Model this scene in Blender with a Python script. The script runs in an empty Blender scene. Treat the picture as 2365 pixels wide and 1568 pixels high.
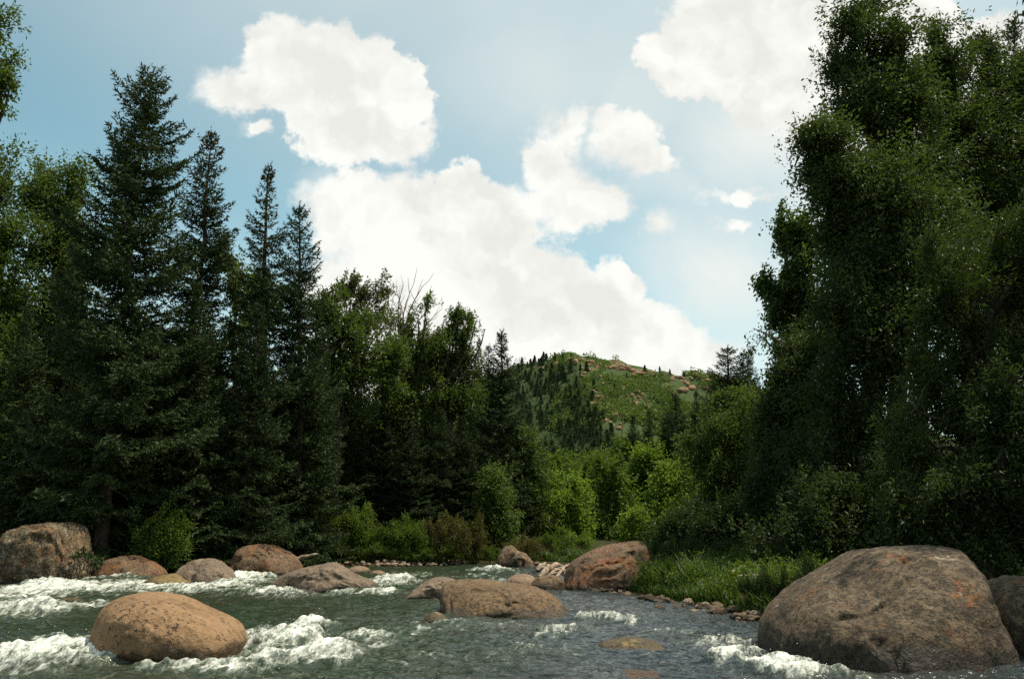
import bpy, math, random
import numpy as np
from mathutils import Vector, Matrix

random.seed(7)
SC = bpy.context.scene
COL = SC.collection
rad = math.radians

# ------------------------------------------------------------------ camera
EYE, PITCH, FOC, MX, MY = 1.7, rad(12.4), 1900.0, 1182.5, 784.0
cam_d = bpy.data.cameras.new('camera')
cam = bpy.data.objects.new('camera', cam_d)
COL.objects.link(cam)
cam.location = (0, 0, EYE)
cam.rotation_euler = (rad(90) + PITCH, 0, 0)
cam_d.sensor_width = 36
cam_d.lens = FOC / 2365 * 36
cam_d.clip_end = 4000
SC.camera = cam

# ------------------------------------------------------------------ light
SUN_AZ, SUN_EL = rad(80), rad(67)
SKY_STRENGTH, SUN_STRENGTH = 0.15, 5.0
SUNV = Vector((math.sin(SUN_AZ) * math.cos(SUN_EL), math.cos(SUN_AZ) * math.cos(SUN_EL), math.sin(SUN_EL)))
sl = bpy.data.lights.new('sun', 'SUN')
sl.energy, sl.angle, sl.color = SUN_STRENGTH, rad(0.5), (1, 0.90, 0.73)
so = bpy.data.objects.new('sun', sl)
so.rotation_euler = SUNV.to_track_quat('Z', 'Y').to_euler()
so.location = (30, 30, 60)
COL.objects.link(so)

vs = SC.view_settings
vs.view_transform, vs.look, vs.gamma, vs.exposure = 'Standard', 'None', 1.0, 0.35
vs.use_curve_mapping = False
cy = SC.cycles
cy.max_bounces, cy.diffuse_bounces, cy.glossy_bounces = 5, 2, 2
cy.transmission_bounces, cy.transparent_max_bounces, cy.volume_bounces = 3, 4, 0
cy.caustics_reflective = cy.caustics_refractive = False
cy.sample_clamp_indirect = 2.0
cy.sample_clamp_direct = 2.5
cy.use_denoising = False


class Nodes:
    """Short-hand for building node trees."""
    def __init__(s, tree):
        s.t = tree
    def new(s, typ, **kw):
        n = s.t.nodes.new(typ)
        for k, v in kw.items():
            setattr(n, k, v)
        return n
    def put(s, sock, v):
        if v is None:
            return
        if isinstance(v, bpy.types.NodeSocket):
            s.t.links.new(v, sock)
        else:
            sock.default_value = v
    def math(s, op, a, b=None, c=None, clamp=False):
        n = s.new('ShaderNodeMath', operation=op, use_clamp=clamp)
        for i, v in enumerate((a, b, c)):
            s.put(n.inputs[i], v)
        return n.outputs[0]
    def vec(s, op, a, b=None, c=None):
        n = s.new('ShaderNodeVectorMath', operation=op)
        for i, v in enumerate((a, b, c)):
            s.put(n.inputs[i], v)
        return n.outputs['Value'] if op in ('DOT_PRODUCT', 'LENGTH') else n.outputs[0]
    def noise(s, vec, scale, detail=4, rough=0.5, out=0, dist=0.0):
        n = s.new('ShaderNodeTexNoise')
        s.put(n.inputs['Vector'], vec)
        s.put(n.inputs['Scale'], scale)
        s.put(n.inputs['Detail'], detail)
        s.put(n.inputs['Roughness'], rough)
        s.put(n.inputs['Distortion'], dist)
        return n.outputs[out]
    def step(s, v, lo, hi, a=0.0, b=1.0):
        n = s.new('ShaderNodeMapRange', interpolation_type='SMOOTHSTEP')
        for i, x in enumerate((v, lo, hi, a, b)):
            s.put(n.inputs[i], x)
        return n.outputs[0]
    def mix(s, f, a, b, blend='MIX'):
        n = s.new('ShaderNodeMix', data_type='RGBA', blend_type=blend)
        s.put(n.inputs['Factor'], f)
        s.put(n.inputs[6], a if not isinstance(a, tuple) else (*a[:3], 1))
        s.put(n.inputs[7], b if not isinstance(b, tuple) else (*b[:3], 1))
        return n.outputs[2]


def c3(*v):
    return (v[0], v[1], v[2], 1.0)


# ------------------------------------------------------------------ sky with its clouds (world)
def build_world():
    w = bpy.data.worlds.new('World')
    SC.world = w
    w.use_nodes = True
    N = Nodes(w.node_tree)
    w.node_tree.nodes.clear()
    out = N.new('ShaderNodeOutputWorld')
    bg = N.new('ShaderNodeBackground')
    sky = N.new('ShaderNodeTexSky', sky_type='NISHITA', sun_disc=False, sun_elevation=SUN_EL,
                sun_rotation=SUN_AZ, altitude=2000, air_density=1.0, dust_density=2.2, ozone_density=1.0)
    geo = N.new('ShaderNodeNewGeometry')
    d = N.vec('MULTIPLY', geo.outputs['Incoming'], (-1, -1, -1))
    # directions seen over the valley, flattened on a plane that faces up the valley
    fw = (0, math.cos(PITCH), math.sin(PITCH)); up = (0, -math.sin(PITCH), math.cos(PITCH))
    df = N.vec('DOT_PRODUCT', d, fw)
    dfs = N.math('MAXIMUM', df, 0.05)
    cu = N.new('ShaderNodeCombineXYZ')
    N.put(cu.inputs[0], N.math('DIVIDE', N.vec('DOT_PRODUCT', d, (1, 0, 0)), dfs))
    N.put(cu.inputs[1], N.math('DIVIDE', N.vec('DOT_PRODUCT', d, up), dfs))
    p = cu.outputs[0]
    # billowing edges: the position is warped before the masses are measured
    w1 = N.vec('MULTIPLY', N.vec('SUBTRACT', N.noise(p, 7, 5, 0.62, 1), (0.5, 0.5, 0.5)), (0.07, 0.07, 0))
    w2 = N.vec('MULTIPLY', N.vec('SUBTRACT', N.noise(p, 30, 5, 0.6, 1), (0.5, 0.5, 0.5)), (0.026, 0.026, 0))
    q = N.vec('ADD', N.vec('ADD', p, w1), w2)
    puffs = [(640, 92, 68, 62), (725, 135, 150, 78), (855, 150, 92, 68), (555, 197, 76, 44), (800, 225, 130, 88), (895, 235, 92, 105),
             (885, 305, 100, 84), (775, 342, 82, 48), (735, 262, 70, 50), (690, 200, 120, 60),
             (800, 500, 82, 95), (880, 490, 70, 66), (960, 530, 150, 110), (1062, 445, 58, 62), (1120, 525, 130, 92), (1200, 492, 90, 46),
             (1000, 680, 280, 170), (1200, 690, 160, 118), (1290, 690, 110, 95), (1415, 672, 62, 72), (1485, 745, 76, 58),
             (1350, 790, 250, 112), (1560, 812, 74, 40), (1635, 840, 84, 36), (1100, 820, 380, 160),
             (1345, 478, 84, 60), (1292, 432, 58, 50), (1266, 380, 42, 52), (1290, 322, 38, 52), (1318, 282, 24, 32),
             (1440, 320, 68, 66), (1485, 368, 44, 30), (1405, 285, 34, 34),
             (1720, 60, 180, 105), (1560, 120, 80, 58), (1605, 172, 74, 44), (1770, 190, 110, 74), (1860, 130, 160, 130),
             (1890, 270, 110, 70), (2050, 70, 160, 110), (2200, 120, 160, 70), (2320, 66, 70, 34), (2040, 260, 200, 120),
             (620, 300, 14, 12), (1700, 520, 24, 13), (1520, 528, 15, 10), (1722, 447, 26, 7), (735, 452, 24, 10),
             (-160, 240, 120, 70), (-420, 420, 220, 100), (2620, 220, 190, 100), (2900, 480, 220, 110), (1300, -260, 220, 90), (500, -420, 300, 110)]
    def field(q):
        s = None
        for (x, y, rx, ry) in puffs:
            ix, iy = FOC / rx, FOC / ry
            ux, uy = (x - MX) / FOC, (MY - y) / FOC
            L = N.vec('LENGTH', N.vec('MULTIPLY_ADD', q, (ix, iy, 0), (-ux * ix, -uy * iy, 0)))
            r = min(rx, ry) / FOC
            v = N.math('MULTIPLY_ADD', L, -r, r)
            s = v if s is None else N.math('SMOOTH_MAX', s, v, 0.006)
        return s
    s = field(q)
    fine = N.math('SUBTRACT', N.noise(p, 26, 6, 0.62), 0.5)
    dens = N.math("ADD", N.math("MULTIPLY_ADD", fine, 0.050, s), 0.004)
    ragged = N.noise(p, 5.0, 3, 0.5)
    soft = N.step(ragged, 0.42, 0.7, 0.004, 0.022)
    front = N.step(dens, N.math('MULTIPLY', soft, -1.0), soft)
    # the rest of the sky carries scattered clouds of the same kind
    el = N.new('ShaderNodeSeparateXYZ'); N.put(el.inputs[0], d)
    dz = N.math('MAXIMUM', el.outputs[2], 0.12)
    flat = N.vec('DIVIDE', d, None); N.put(flat.node.inputs[1], None)
    cz = N.new('ShaderNodeCombineXYZ')
    for i in range(3):
        N.put(cz.inputs[i], dz)
    N.put(flat.node.inputs[1], cz.outputs[0])
    other = N.step(N.noise(flat, 1.15, 7, 0.58), 0.53, 0.60)
    rest = N.math('MULTIPLY', other, N.step(df, 0.62, 0.42))
    alpha = N.math('MAXIMUM', N.math('MULTIPLY', front, N.step(df, 0.40, 0.55)), rest)
    # relief of the cloud tops
    b1 = N.noise(q, 9, 5, 0.55)
    b2 = N.noise(N.vec('ADD', q, (0.012, 0.022, 0)), 9, 5, 0.55)
    relief = N.math('MULTIPLY_ADD', N.math("SUBTRACT", b1, b2), 0.85, 0.95)
    relief = N.math('MULTIPLY', relief, N.step(N.noise(p, 4.5, 2, 0.5), 0.3, 0.7, 0.93, 1.03))
    relief = N.math("MINIMUM", N.math("MAXIMUM", relief, 0.84), 1.0)
    ccol = N.mix(relief, c3(0.0, 0.0, 0.0), c3(0.785, 0.785, 0.745))
    # thin veil that whitens the blue towards the horizon and on the sunny side
    sunny = N.step(N.vec('DOT_PRODUCT', d, tuple(SUNV)), 0.20, 0.58)
    veil = N.math('MAXIMUM', N.step(el.outputs[2], 0.42, 0.05), sunny)
    veil = N.math('MULTIPLY', veil, N.step(N.noise(p, 2.2, 4, 0.55), 0.25, 0.75, 0.6, 1.0))
    skyc = N.vec('SCALE', sky.outputs[0], None); skyc.node.inputs['Scale'].default_value = SKY_STRENGTH
    skyc = N.vec('MULTIPLY', skyc, (1.13, 1.30, 0.90))
    skyc = N.mix(N.math('MULTIPLY', veil, 0.85), skyc, c3(0.575, 0.64, 0.635))
    # thin hazy cloud drifting below the big one on the right
    hz = None
    for (x, y, rx, ry, a) in ((1790, 310, 320, 200, 1.0), (1660, 640, 260, 220, .98), (1900, 480, 180, 220, .8), (1540, 420, 150, 80, .5), (1480, 230, 160, 120, .6), (1250, 200, 300, 160, .35), (1130, 760, 300, 120, .5), (760, 420, 90, 40, .4)):
        ix, iy = FOC / rx, FOC / ry
        ux, uy = (x - MX) / FOC, (MY - y) / FOC
        L = N.vec('LENGTH', N.vec('MULTIPLY_ADD', N.vec('ADD', p, w1), (ix, iy, 0), (-ux * ix, -uy * iy, 0)))
        v = N.math('MULTIPLY', N.step(L, 1.15, 0.0), a)
        hz = v if hz is None else N.math('MAXIMUM', hz, v)
    hz = N.math('MULTIPLY', hz, N.step(N.noise(p, 6, 6, 0.62, 0, .5), 0.28, 0.62, 0.50, 0.97))
    hz = N.math('MULTIPLY', hz, N.step(df, 0.40, 0.55))
    skyc = N.mix(hz, skyc, c3(0.69, 0.71, 0.68))
    tot = N.mix(alpha, skyc, ccol)
    N.put(bg.inputs[0], tot)
    bg.inputs[1].default_value = 1.0
    w.node_tree.links.new(bg.outputs[0], out.inputs[0])
    w.cycles.sampling_method = 'MANUAL'
    w.cycles.sample_map_resolution = 512
build_world()

# ------------------------------------------------------------------ helpers
def tag(o, label=None, cat=None, group=None, kind=None):
    if label: o['label'] = label
    if cat: o['category'] = cat
    if group: o['group'] = group
    if kind: o['kind'] = kind
    return o


def ray(px, py):
    a, b = (px - MX) / FOC, (MY - py) / FOC
    return np.array([a, math.cos(PITCH) - b * math.sin(PITCH), math.sin(PITCH) + b * math.cos(PITCH)])


def at(px, py, Y):
    """The place seen in direction (px, py) that lies Y metres up the valley."""
    r = ray(px, py)
    return np.array([0, 0, EYE]) + r * (Y / r[1])


def wp(px, py, z=0.0):
    """The place on the level z seen in direction (px, py)."""
    r = ray(px, py)
    return np.array([0, 0, EYE]) + r * ((z - EYE) / r[2])


_rs = np.random.RandomState(3)
_P = np.concatenate([_rs.permutation(256)] * 2)
_G = _rs.normal(size=(256, 3)); _G /= np.linalg.norm(_G, axis=1)[:, None]


def perlin(p):
    p = np.asarray(p, float)
    i = np.floor(p).astype(int); f = p - i; i &= 255
    u = f * f * f * (f * (f * 6 - 15) + 10)
    def g(dx, dy, dz):
        h = _P[_P[_P[(i[:, 0] + dx) & 255] + ((i[:, 1] + dy) & 255)] + ((i[:, 2] + dz) & 255)]
        return (_G[h] * (f - (dx, dy, dz))).sum(1)
    x0 = g(0, 0, 0) * (1 - u[:, 0]) + g(1, 0, 0) * u[:, 0]
    x1 = g(0, 1, 0) * (1 - u[:, 0]) + g(1, 1, 0) * u[:, 0]
    x2 = g(0, 0, 1) * (1 - u[:, 0]) + g(1, 0, 1) * u[:, 0]
    x3 = g(0, 1, 1) * (1 - u[:, 0]) + g(1, 1, 1) * u[:, 0]
    y0 = x0 * (1 - u[:, 1]) + x1 * u[:, 1]
    y1 = x2 * (1 - u[:, 1]) + x3 * u[:, 1]
    return (y0 * (1 - u[:, 2]) + y1 * u[:, 2]) * 1.5


def fbm(p, oct=4, rough=0.5, ridge=False):
    s, a, k = 0.0, 1.0, 1.0
    p = np.asarray(p, float)
    for o in range(oct):
        n = perlin(p * k + o * 17.3)
        if ridge: n = 1 - 2 * np.abs(n)
        s = s + a * n
        a *= rough; k *= 2.03
    return s


def sstep(x, a, b):
    t = np.clip((np.asarray(x, float) - a) / (b - a), 0, 1)
    return t * t * (3 - 2 * t)


def mesh(name, V, F, smooth=False, attrs=None):
    """One mesh from arrays: F is a list of (n, k) index arrays."""
    if not isinstance(F, list): F = [F]
    F = [np.asarray(f) for f in F if len(f)]
    me = bpy.data.meshes.new(name)
    V = np.asarray(V, dtype=np.float32)
    me.vertices.add(len(V)); me.vertices.foreach_set('co', V.ravel())
    nl = sum(f.size for f in F); npoly = sum(len(f) for f in F)
    me.loops.add(nl); me.polygons.add(npoly)
    me.loops.foreach_set('vertex_index', np.concatenate([f.ravel() for f in F]).astype(np.int32))
    st, o = [], 0
    for f in F:
        st.append(o + np.arange(len(f)) * f.shape[1]); o += f.size
    me.polygons.foreach_set('loop_start', np.concatenate(st).astype(np.int32))
    me.polygons.foreach_set('use_smooth', np.full(npoly, smooth))
    for k, v in (attrs or {}).items():
        a = me.attributes.new(k, 'FLOAT', 'POINT')
        a.data.foreach_set('value', np.asarray(v, np.float32))
    me.update(calc_edges=True)
    return me


def obj(name, me, mat=None, parent=None, loc=(0, 0, 0)):
    o = bpy.data.objects.new(name, me)
    COL.objects.link(o)
    o.location = loc
    if mat is not None and not me.materials: me.materials.append(mat)
    if parent is not None: o.parent = parent
    return o


def empty(name, loc):
    o = bpy.data.objects.new(name, None)
    COL.objects.link(o); o.location = loc; o.empty_display_size = 0.3
    return o


def copy_tree(o, parent=None):
    c = o.copy(); COL.objects.link(c)
    if parent is not None: c.parent = parent
    for ch in list(o.children):
        if not ch.name.startswith('cones'): copy_tree(ch, c)
    return c


class Tubes:
    """Collects tapered tubes for one mesh."""
    def __init__(s): s.V, s.F, s.n = [], [], 0
    def add(s, pts, radii, sides=6):
        pts = np.asarray(pts, float); m = len(pts)
        t = np.gradient(pts, axis=0); t /= np.linalg.norm(t, axis=1)[:, None] + 1e-9
        ref = np.array([0.31, 0.95, 0.05]) if abs(t[0][2]) > 0.7 else np.array([0.05, 0.1, 1.0])
        a = np.cross(t, ref); a /= np.linalg.norm(a, axis=1)[:, None] + 1e-9
        b = np.cross(t, a)
        th = np.arange(sides) * 2 * math.pi / sides
        r = np.asarray(radii, float)[:, None, None]
        ring = pts[:, None, :] + r * (np.cos(th)[None, :, None] * a[:, None, :] + np.sin(th)[None, :, None] * b[:, None, :])
        s.V.append(ring.reshape(-1, 3))
        i = np.arange(m - 1)[:, None] * sides + np.arange(sides)[None, :]
        j = np.arange(m - 1)[:, None] * sides + (np.arange(sides)[None, :] + 1) % sides
        s.F.append((np.stack([i, j, j + sides, i + sides], -1).reshape(-1, 4)) + s.n)
        s.n += m * sides
    def mesh(s, name):
        return mesh(name, np.concatenate(s.V), np.concatenate(s.F), True)


# ------------------------------------------------------------------ materials
def material(name):
    m = bpy.data.materials.new(name); m.use_nodes = True
    m.node_tree.nodes.clear()
    N = Nodes(m.node_tree)
    out = N.new('ShaderNodeOutputMaterial')
    return m, N, out


def principled(N, col, rough=0.8, spec=0.3, normal=None):
    b = N.new('ShaderNodeBsdfPrincipled')
    N.put(b.inputs['Base Color'], col); N.put(b.inputs['Roughness'], rough)
    N.put(b.inputs['Specular IOR Level'], spec)
    if normal is not None: N.put(b.inputs['Normal'], normal)
    return b.outputs[0]


def bump(N, h, strength=0.5, dist=0.02):
    n = N.new('ShaderNodeBump')
    n.inputs['Strength'].default_value = strength; n.inputs['Distance'].default_value = dist
    N.put(n.inputs['Height'], h)
    return n.outputs[0]


def leaf_mat(name, lo, hi, trans, rough=0.45, spec=0.35, tf=0.35, tip=None):
    m, N, out = material(name)
    a = N.new('ShaderNodeAttribute', attribute_name='tint').outputs['Fac']
    r = N.new('ShaderNodeObjectInfo').outputs['Random']
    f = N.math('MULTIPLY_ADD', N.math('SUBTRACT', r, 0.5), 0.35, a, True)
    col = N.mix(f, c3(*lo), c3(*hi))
    bs = principled(N, col, rough, spec)
    if tf > 0:
        tr = N.new('ShaderNodeBsdfTranslucent')
        N.put(tr.inputs[0], N.mix(f, c3(*[x * 0.7 for x in trans]), c3(*trans)))
        mx = N.new('ShaderNodeMixShader'); mx.inputs[0].default_value = tf
        m.node_tree.links.new(bs, mx.inputs[1]); m.node_tree.links.new(tr.outputs[0], mx.inputs[2])
        bs = mx.outputs[0]
    m.node_tree.links.new(bs, out.inputs[0])
    return m


def bark_mat(name, c1, c2, scale=14):
    m, N, out = material(name)
    tc = N.new('ShaderNodeTexCoord').outputs['Object']
    st = N.vec('MULTIPLY', tc, (1, 1, 0.22))
    n = N.noise(st, scale, 5, 0.65)
    col = N.mix(N.step(n, 0.35, 0.65), c3(*c1), c3(*c2))
    m.node_tree.links.new(principled(N, col, 0.9, 0.15, bump(N, n, 0.8, 0.03)), out.inputs[0])
    return m


def rock_mat(name, pale, mid, lichen=0.35, orange=0.2, crust=0.3, ocol=(0.30, 0.115, 0.035), speck=1.0, wet=0.15):
    """Granite: speckle, mottling, black lichen spots, rusty patches, a pale crust and a wet band at the water line, in the lichened granite also painted shade."""
    m, N, out = material(name)
    tc = N.new('ShaderNodeTexCoord').outputs['Object']
    ri = N.new('ShaderNodeObjectInfo').outputs['Random']
    off = N.new('ShaderNodeCombineXYZ')
    N.put(off.inputs[0], N.math('MULTIPLY', ri, 37.0)); N.put(off.inputs[1], N.math('MULTIPLY', ri, 91.0))
    p = N.vec('ADD', tc, off.outputs[0])
    big = N.noise(p, 1.7, 4, 0.6)
    medium = N.noise(p, 7, 5, 0.65)
    grain = N.noise(p, 34, 4, 0.8)
    dark = tuple(x * 0.42 for x in mid)
    col = N.mix(N.step(N.math('MULTIPLY_ADD', medium, 0.55, N.math('MULTIPLY', big, 0.45)), 0.36, 0.64), c3(*mid), c3(*pale))
    col = N.mix(N.math('MULTIPLY', N.step(grain, 0.50, 0.66), 0.75 * speck), col, c3(*dark))
    col = N.mix(N.math('MULTIPLY', N.step(grain, 0.46, 0.32), 0.5 * speck), col, c3(*[min(0.6, x * 1.35) for x in pale]))
    on = N.math('MULTIPLY', N.step(N.noise(p, 1.9, 5, 0.68, 0, 0.6), 0.68 - 0.3 * orange, 0.78 - 0.3 * orange), N.step(N.noise(p, 11, 4, 0.6), 0.34, 0.6))
    col = N.mix(N.math('MULTIPLY', on, 0.85), col, c3(*ocol))
    cr = N.math('MULTIPLY', N.step(N.noise(p, 3.1, 4, 0.65, 0, 0.3), 0.70 - 0.3 * crust, 0.80 - 0.3 * crust), N.step(N.noise(p, 23, 3, 0.6), 0.4, 0.62))
    col = N.mix(N.math('MULTIPLY', cr, 0.8), col, c3(0.34, 0.31, 0.23))
    li = N.math('MULTIPLY', N.step(N.noise(p, 16, 4, 0.7), 0.62 - 0.12 * lichen, 0.69 - 0.12 * lichen), N.step(N.noise(p, 2.4, 3, 0.6), 0.62 - 0.45 * lichen, 0.75 - 0.45 * lichen))
    col = N.mix(N.math('MULTIPLY', li, 0.88), col, c3(0.035, 0.030, 0.022))
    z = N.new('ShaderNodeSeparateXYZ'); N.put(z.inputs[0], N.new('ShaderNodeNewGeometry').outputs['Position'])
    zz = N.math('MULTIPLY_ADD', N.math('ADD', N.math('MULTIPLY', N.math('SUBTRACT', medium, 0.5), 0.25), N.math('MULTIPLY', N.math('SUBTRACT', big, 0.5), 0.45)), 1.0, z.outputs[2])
    wet_shade = N.step(zz, wet + 0.07, wet)
    col = N.mix(N.math('MULTIPLY', wet_shade, 0.85), col, N.mix(0.72, col, c3(0.012, 0.010, 0.006)))
    rough = N.math('MULTIPLY_ADD', wet_shade, -0.36, 0.86)
    h = N.math('ADD', N.math('MULTIPLY', grain, 0.35), N.math('ADD', N.math('MULTIPLY', medium, 1.4), N.math('MULTIPLY', li, -0.25)))
    m.node_tree.links.new(principled(N, col, rough, 0.3, bump(N, h, 0.9, 0.045)), out.inputs[0])
    return m


M = {}
M['spruce'] = leaf_mat('spruce_needles', (0.013, 0.025, 0.009), (0.052, 0.08, 0.03), (0.045, 0.075, 0.012), 0.65, 0.08, 0.12)
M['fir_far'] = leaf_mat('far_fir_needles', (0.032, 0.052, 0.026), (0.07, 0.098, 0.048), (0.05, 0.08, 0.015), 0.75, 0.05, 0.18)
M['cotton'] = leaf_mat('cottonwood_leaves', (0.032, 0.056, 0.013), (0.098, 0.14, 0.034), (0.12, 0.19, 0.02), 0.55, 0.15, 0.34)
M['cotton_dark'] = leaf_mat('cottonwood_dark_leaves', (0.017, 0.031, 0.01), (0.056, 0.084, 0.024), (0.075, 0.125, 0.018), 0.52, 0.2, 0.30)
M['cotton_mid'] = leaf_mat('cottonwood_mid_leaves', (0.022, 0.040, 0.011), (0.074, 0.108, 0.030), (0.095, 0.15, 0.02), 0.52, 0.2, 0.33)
M['aspen'] = leaf_mat('aspen_leaves', (0.028, 0.058, 0.016), (0.082, 0.128, 0.036), (0.12, 0.2, 0.022), 0.50, 0.2, 0.36)
M['bright'] = leaf_mat('young_poplar_leaves', (0.07, 0.124, 0.016), (0.155, 0.222, 0.036), (0.22, 0.34, 0.025), 0.55, 0.15, 0.40)
M['willow'] = leaf_mat('willow_leaves', (0.02, 0.038, 0.008), (0.066, 0.098, 0.022), (0.08, 0.13, 0.012), 0.45, 0.25, 0.28)
M['shrub'] = leaf_mat('shrub_leaves', (0.042, 0.08, 0.014), (0.105, 0.155, 0.026), (0.15, 0.23, 0.014), 0.55, 0.15, 0.35)
M['olive'] = leaf_mat('olive_shrub_leaves', (0.060, 0.064, 0.014), (0.130, 0.110, 0.026), (0.16, 0.15, 0.016), 0.5, 0.25, 0.3)
M['pale'] = leaf_mat('pale_poplar_leaves', (0.060, 0.072, 0.028), (0.125, 0.130, 0.050), (0.14, 0.16, 0.03), 0.45, 0.3, 0.35)
M['grass'] = leaf_mat('grass_blades', (0.02, 0.05, 0.011), (0.064, 0.105, 0.02), (0.09, 0.15, 0.014), 0.5, 0.22, 0.33)
M['scrub'] = leaf_mat('hill_scrub_leaves', (0.055, 0.092, 0.024), (0.135, 0.19, 0.052), (0.13, 0.19, 0.02), 0.65, 0.1, 0.28)
M['bark'] = bark_mat('spruce_bark', (0.035, 0.024, 0.017), (0.09, 0.065, 0.048))
M['bark_grey'] = bark_mat('cottonwood_bark', (0.035, 0.029, 0.022), (0.10, 0.084, 0.062))
M['dead'] = bark_mat('weathered_wood', (0.16, 0.115, 0.08), (0.42, 0.34, 0.26), 9)
M['cone'] = bark_mat('spruce_cones', (0.11, 0.045, 0.018), (0.21, 0.095, 0.038), 30)
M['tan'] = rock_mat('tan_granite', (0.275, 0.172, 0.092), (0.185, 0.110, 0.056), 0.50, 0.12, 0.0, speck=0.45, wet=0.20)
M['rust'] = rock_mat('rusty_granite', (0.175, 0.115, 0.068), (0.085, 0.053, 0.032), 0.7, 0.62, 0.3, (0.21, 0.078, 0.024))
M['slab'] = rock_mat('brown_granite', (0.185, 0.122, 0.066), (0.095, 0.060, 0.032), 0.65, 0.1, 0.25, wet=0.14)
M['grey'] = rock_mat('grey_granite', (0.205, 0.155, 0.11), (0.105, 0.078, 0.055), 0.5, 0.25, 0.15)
M['big'] = rock_mat('lichened_granite', (0.165, 0.120, 0.074), (0.048, 0.034, 0.020), 0.85, 0.36, 0.35, (0.19, 0.07, 0.022), wet=0.22)  # the dark foot is part wet rock, part painted overhang shade
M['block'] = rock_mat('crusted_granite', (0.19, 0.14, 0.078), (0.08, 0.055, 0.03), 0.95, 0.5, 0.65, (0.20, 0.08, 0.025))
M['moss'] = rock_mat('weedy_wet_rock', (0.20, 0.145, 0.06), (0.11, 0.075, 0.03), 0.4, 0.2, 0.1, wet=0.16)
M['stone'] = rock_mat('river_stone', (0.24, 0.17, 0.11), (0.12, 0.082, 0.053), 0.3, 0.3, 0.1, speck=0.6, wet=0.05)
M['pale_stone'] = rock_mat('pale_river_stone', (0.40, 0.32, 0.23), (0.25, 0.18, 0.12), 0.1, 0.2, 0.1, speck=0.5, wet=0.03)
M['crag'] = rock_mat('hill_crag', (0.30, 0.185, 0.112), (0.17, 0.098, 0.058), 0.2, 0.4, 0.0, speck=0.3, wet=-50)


# ------------------------------------------------------------------ river outline and ground
BANK = [wp(*q)[:2] for q in ((-700, 1338), (-200, 1340), (200, 1332), (330, 1326), (420, 1322), (560, 1318), (700, 1316), (860, 1313),
                             (1000, 1311), (1120, 1309), (1190, 1308), (1255, 1313), (1290, 1336), (1318, 1358), (1390, 1368), (1450, 1383),
                             (1550, 1402), (1650, 1423), (1750, 1444), (1810, 1462))]
BANK += [np.array(q) for q in ((5.2, 12.6), (8.2, 12.2), (9.5, 9.0), (8.0, 5.0), (5.0, 4.2), (0.5, 3.4), (-6, 2.6), (-20, 1.0), (-60, -2.0), (-75, 24.0))]
BANK = np.array(BANK)


def bank_dist(x, y):
    """Signed distance to the river's edge: positive on land."""
    p = np.stack([x, y], -1)
    best = np.full(len(p), 1e9); inside = np.zeros(len(p), bool)
    for i in range(len(BANK)):
        a, b = BANK[i], BANK[(i + 1) % len(BANK)]
        ab = b - a; t = np.clip(((p - a) @ ab) / (ab @ ab), 0, 1)
        best = np.minimum(best, np.hypot(*(p - a - t[:, None] * ab).T))
        c = (a[1] > p[:, 1]) != (b[1] > p[:, 1])
        xi = a[0] + (p[:, 1] - a[1]) / (b[1] - a[1] + 1e-12) * ab[0]
        inside ^= c & (p[:, 0] < xi)
    return np.where(inside, -best, best)


def ground_z(x, y):
    x = np.atleast_1d(np.asarray(x, float)); y = np.atleast_1d(np.asarray(y, float))
    d = bank_dist(x, y)
    z = 0.02 + 0.12 * sstep(d, 0, 1.6) + 0.5 * sstep(d, 1.0, 8) + 0.9 * sstep(d, 6, 40)
    z = np.where(d < 0, -0.05 - 0.75 * sstep(-d, 0, 1.6), z)
    n = fbm(np.stack([x * 0.45, y * 0.45, x * 0], -1), 4)
    z += n * 0.09 * sstep(d, 0.0, 3.0)
    z += 0.05 * np.clip(y - 45, 0, 220) * sstep(y, 45, 90)
    z += 0.14 * np.clip(np.abs(x) - 45, 0, 400) * sstep(np.abs(x), 45, 120)
    return z


def gz(x, y): return float(ground_z([x], [y])[0])


def hit(px, py, lift=0.0):
    """Where a line of sight in direction (px, py) meets the ground."""
    r = ray(px, py); t = np.arange(8.0, 90.0, 0.04) / r[1]
    P = np.array([0, 0, EYE]) + t[:, None] * r
    below = P[:, 2] < np.maximum(ground_z(P[:, 0], P[:, 1]), 0) + lift
    k = int(np.argmax(below)) if below.any() else len(t) - 1
    return P[k]


def grid_mesh(name, xs, ys, zf, attrs=None):
    X, Y = np.meshgrid(xs, ys)
    Z = zf(X.ravel(), Y.ravel())
    V = np.stack([X.ravel(), Y.ravel(), Z], -1)
    nx, ny = len(xs), len(ys)
    i = (np.arange(ny - 1)[:, None] * nx + np.arange(nx - 1)[None, :]).ravel()
    return mesh(name, V, np.stack([i, i + 1, i + nx + 1, i + nx], -1), True)


m, N, out = material('forest_floor')
tc = N.new('ShaderNodeTexCoord').outputs['Object']
n1, n2, n3 = N.noise(tc, 0.35, 5, 0.6), N.noise(tc, 5, 5, 0.7), N.noise(tc, 40, 3, 0.7)
col = N.mix(N.step(n1, 0.4, 0.6), c3(0.035, 0.045, 0.014), c3(0.060, 0.042, 0.024))
col = N.mix(N.step(n2, 0.5, 0.72), col, c3(0.085, 0.065, 0.042))
col = N.mix(N.math('MULTIPLY', N.step(n3, 0.45, 0.7), 0.7), col, c3(0.02, 0.017, 0.010))
m.node_tree.links.new(principled(N, col, 0.95, 0.1, bump(N, N.math('ADD', n2, n3), 0.9, 0.06)), out.inputs[0])
M['floor'] = m


def spaced(lo, hi, fine_lo, fine_hi, step, grow=1.09):
    a = list(np.arange(fine_lo, fine_hi, step)); s = step; v = a[-1]
    while v < hi: s *= grow; v += s; a.append(v)
    s, v = step, a[0]; b = []
    while v > lo: s *= grow; v -= s; b.append(v)
    return np.array(b[::-1] + a)


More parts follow.
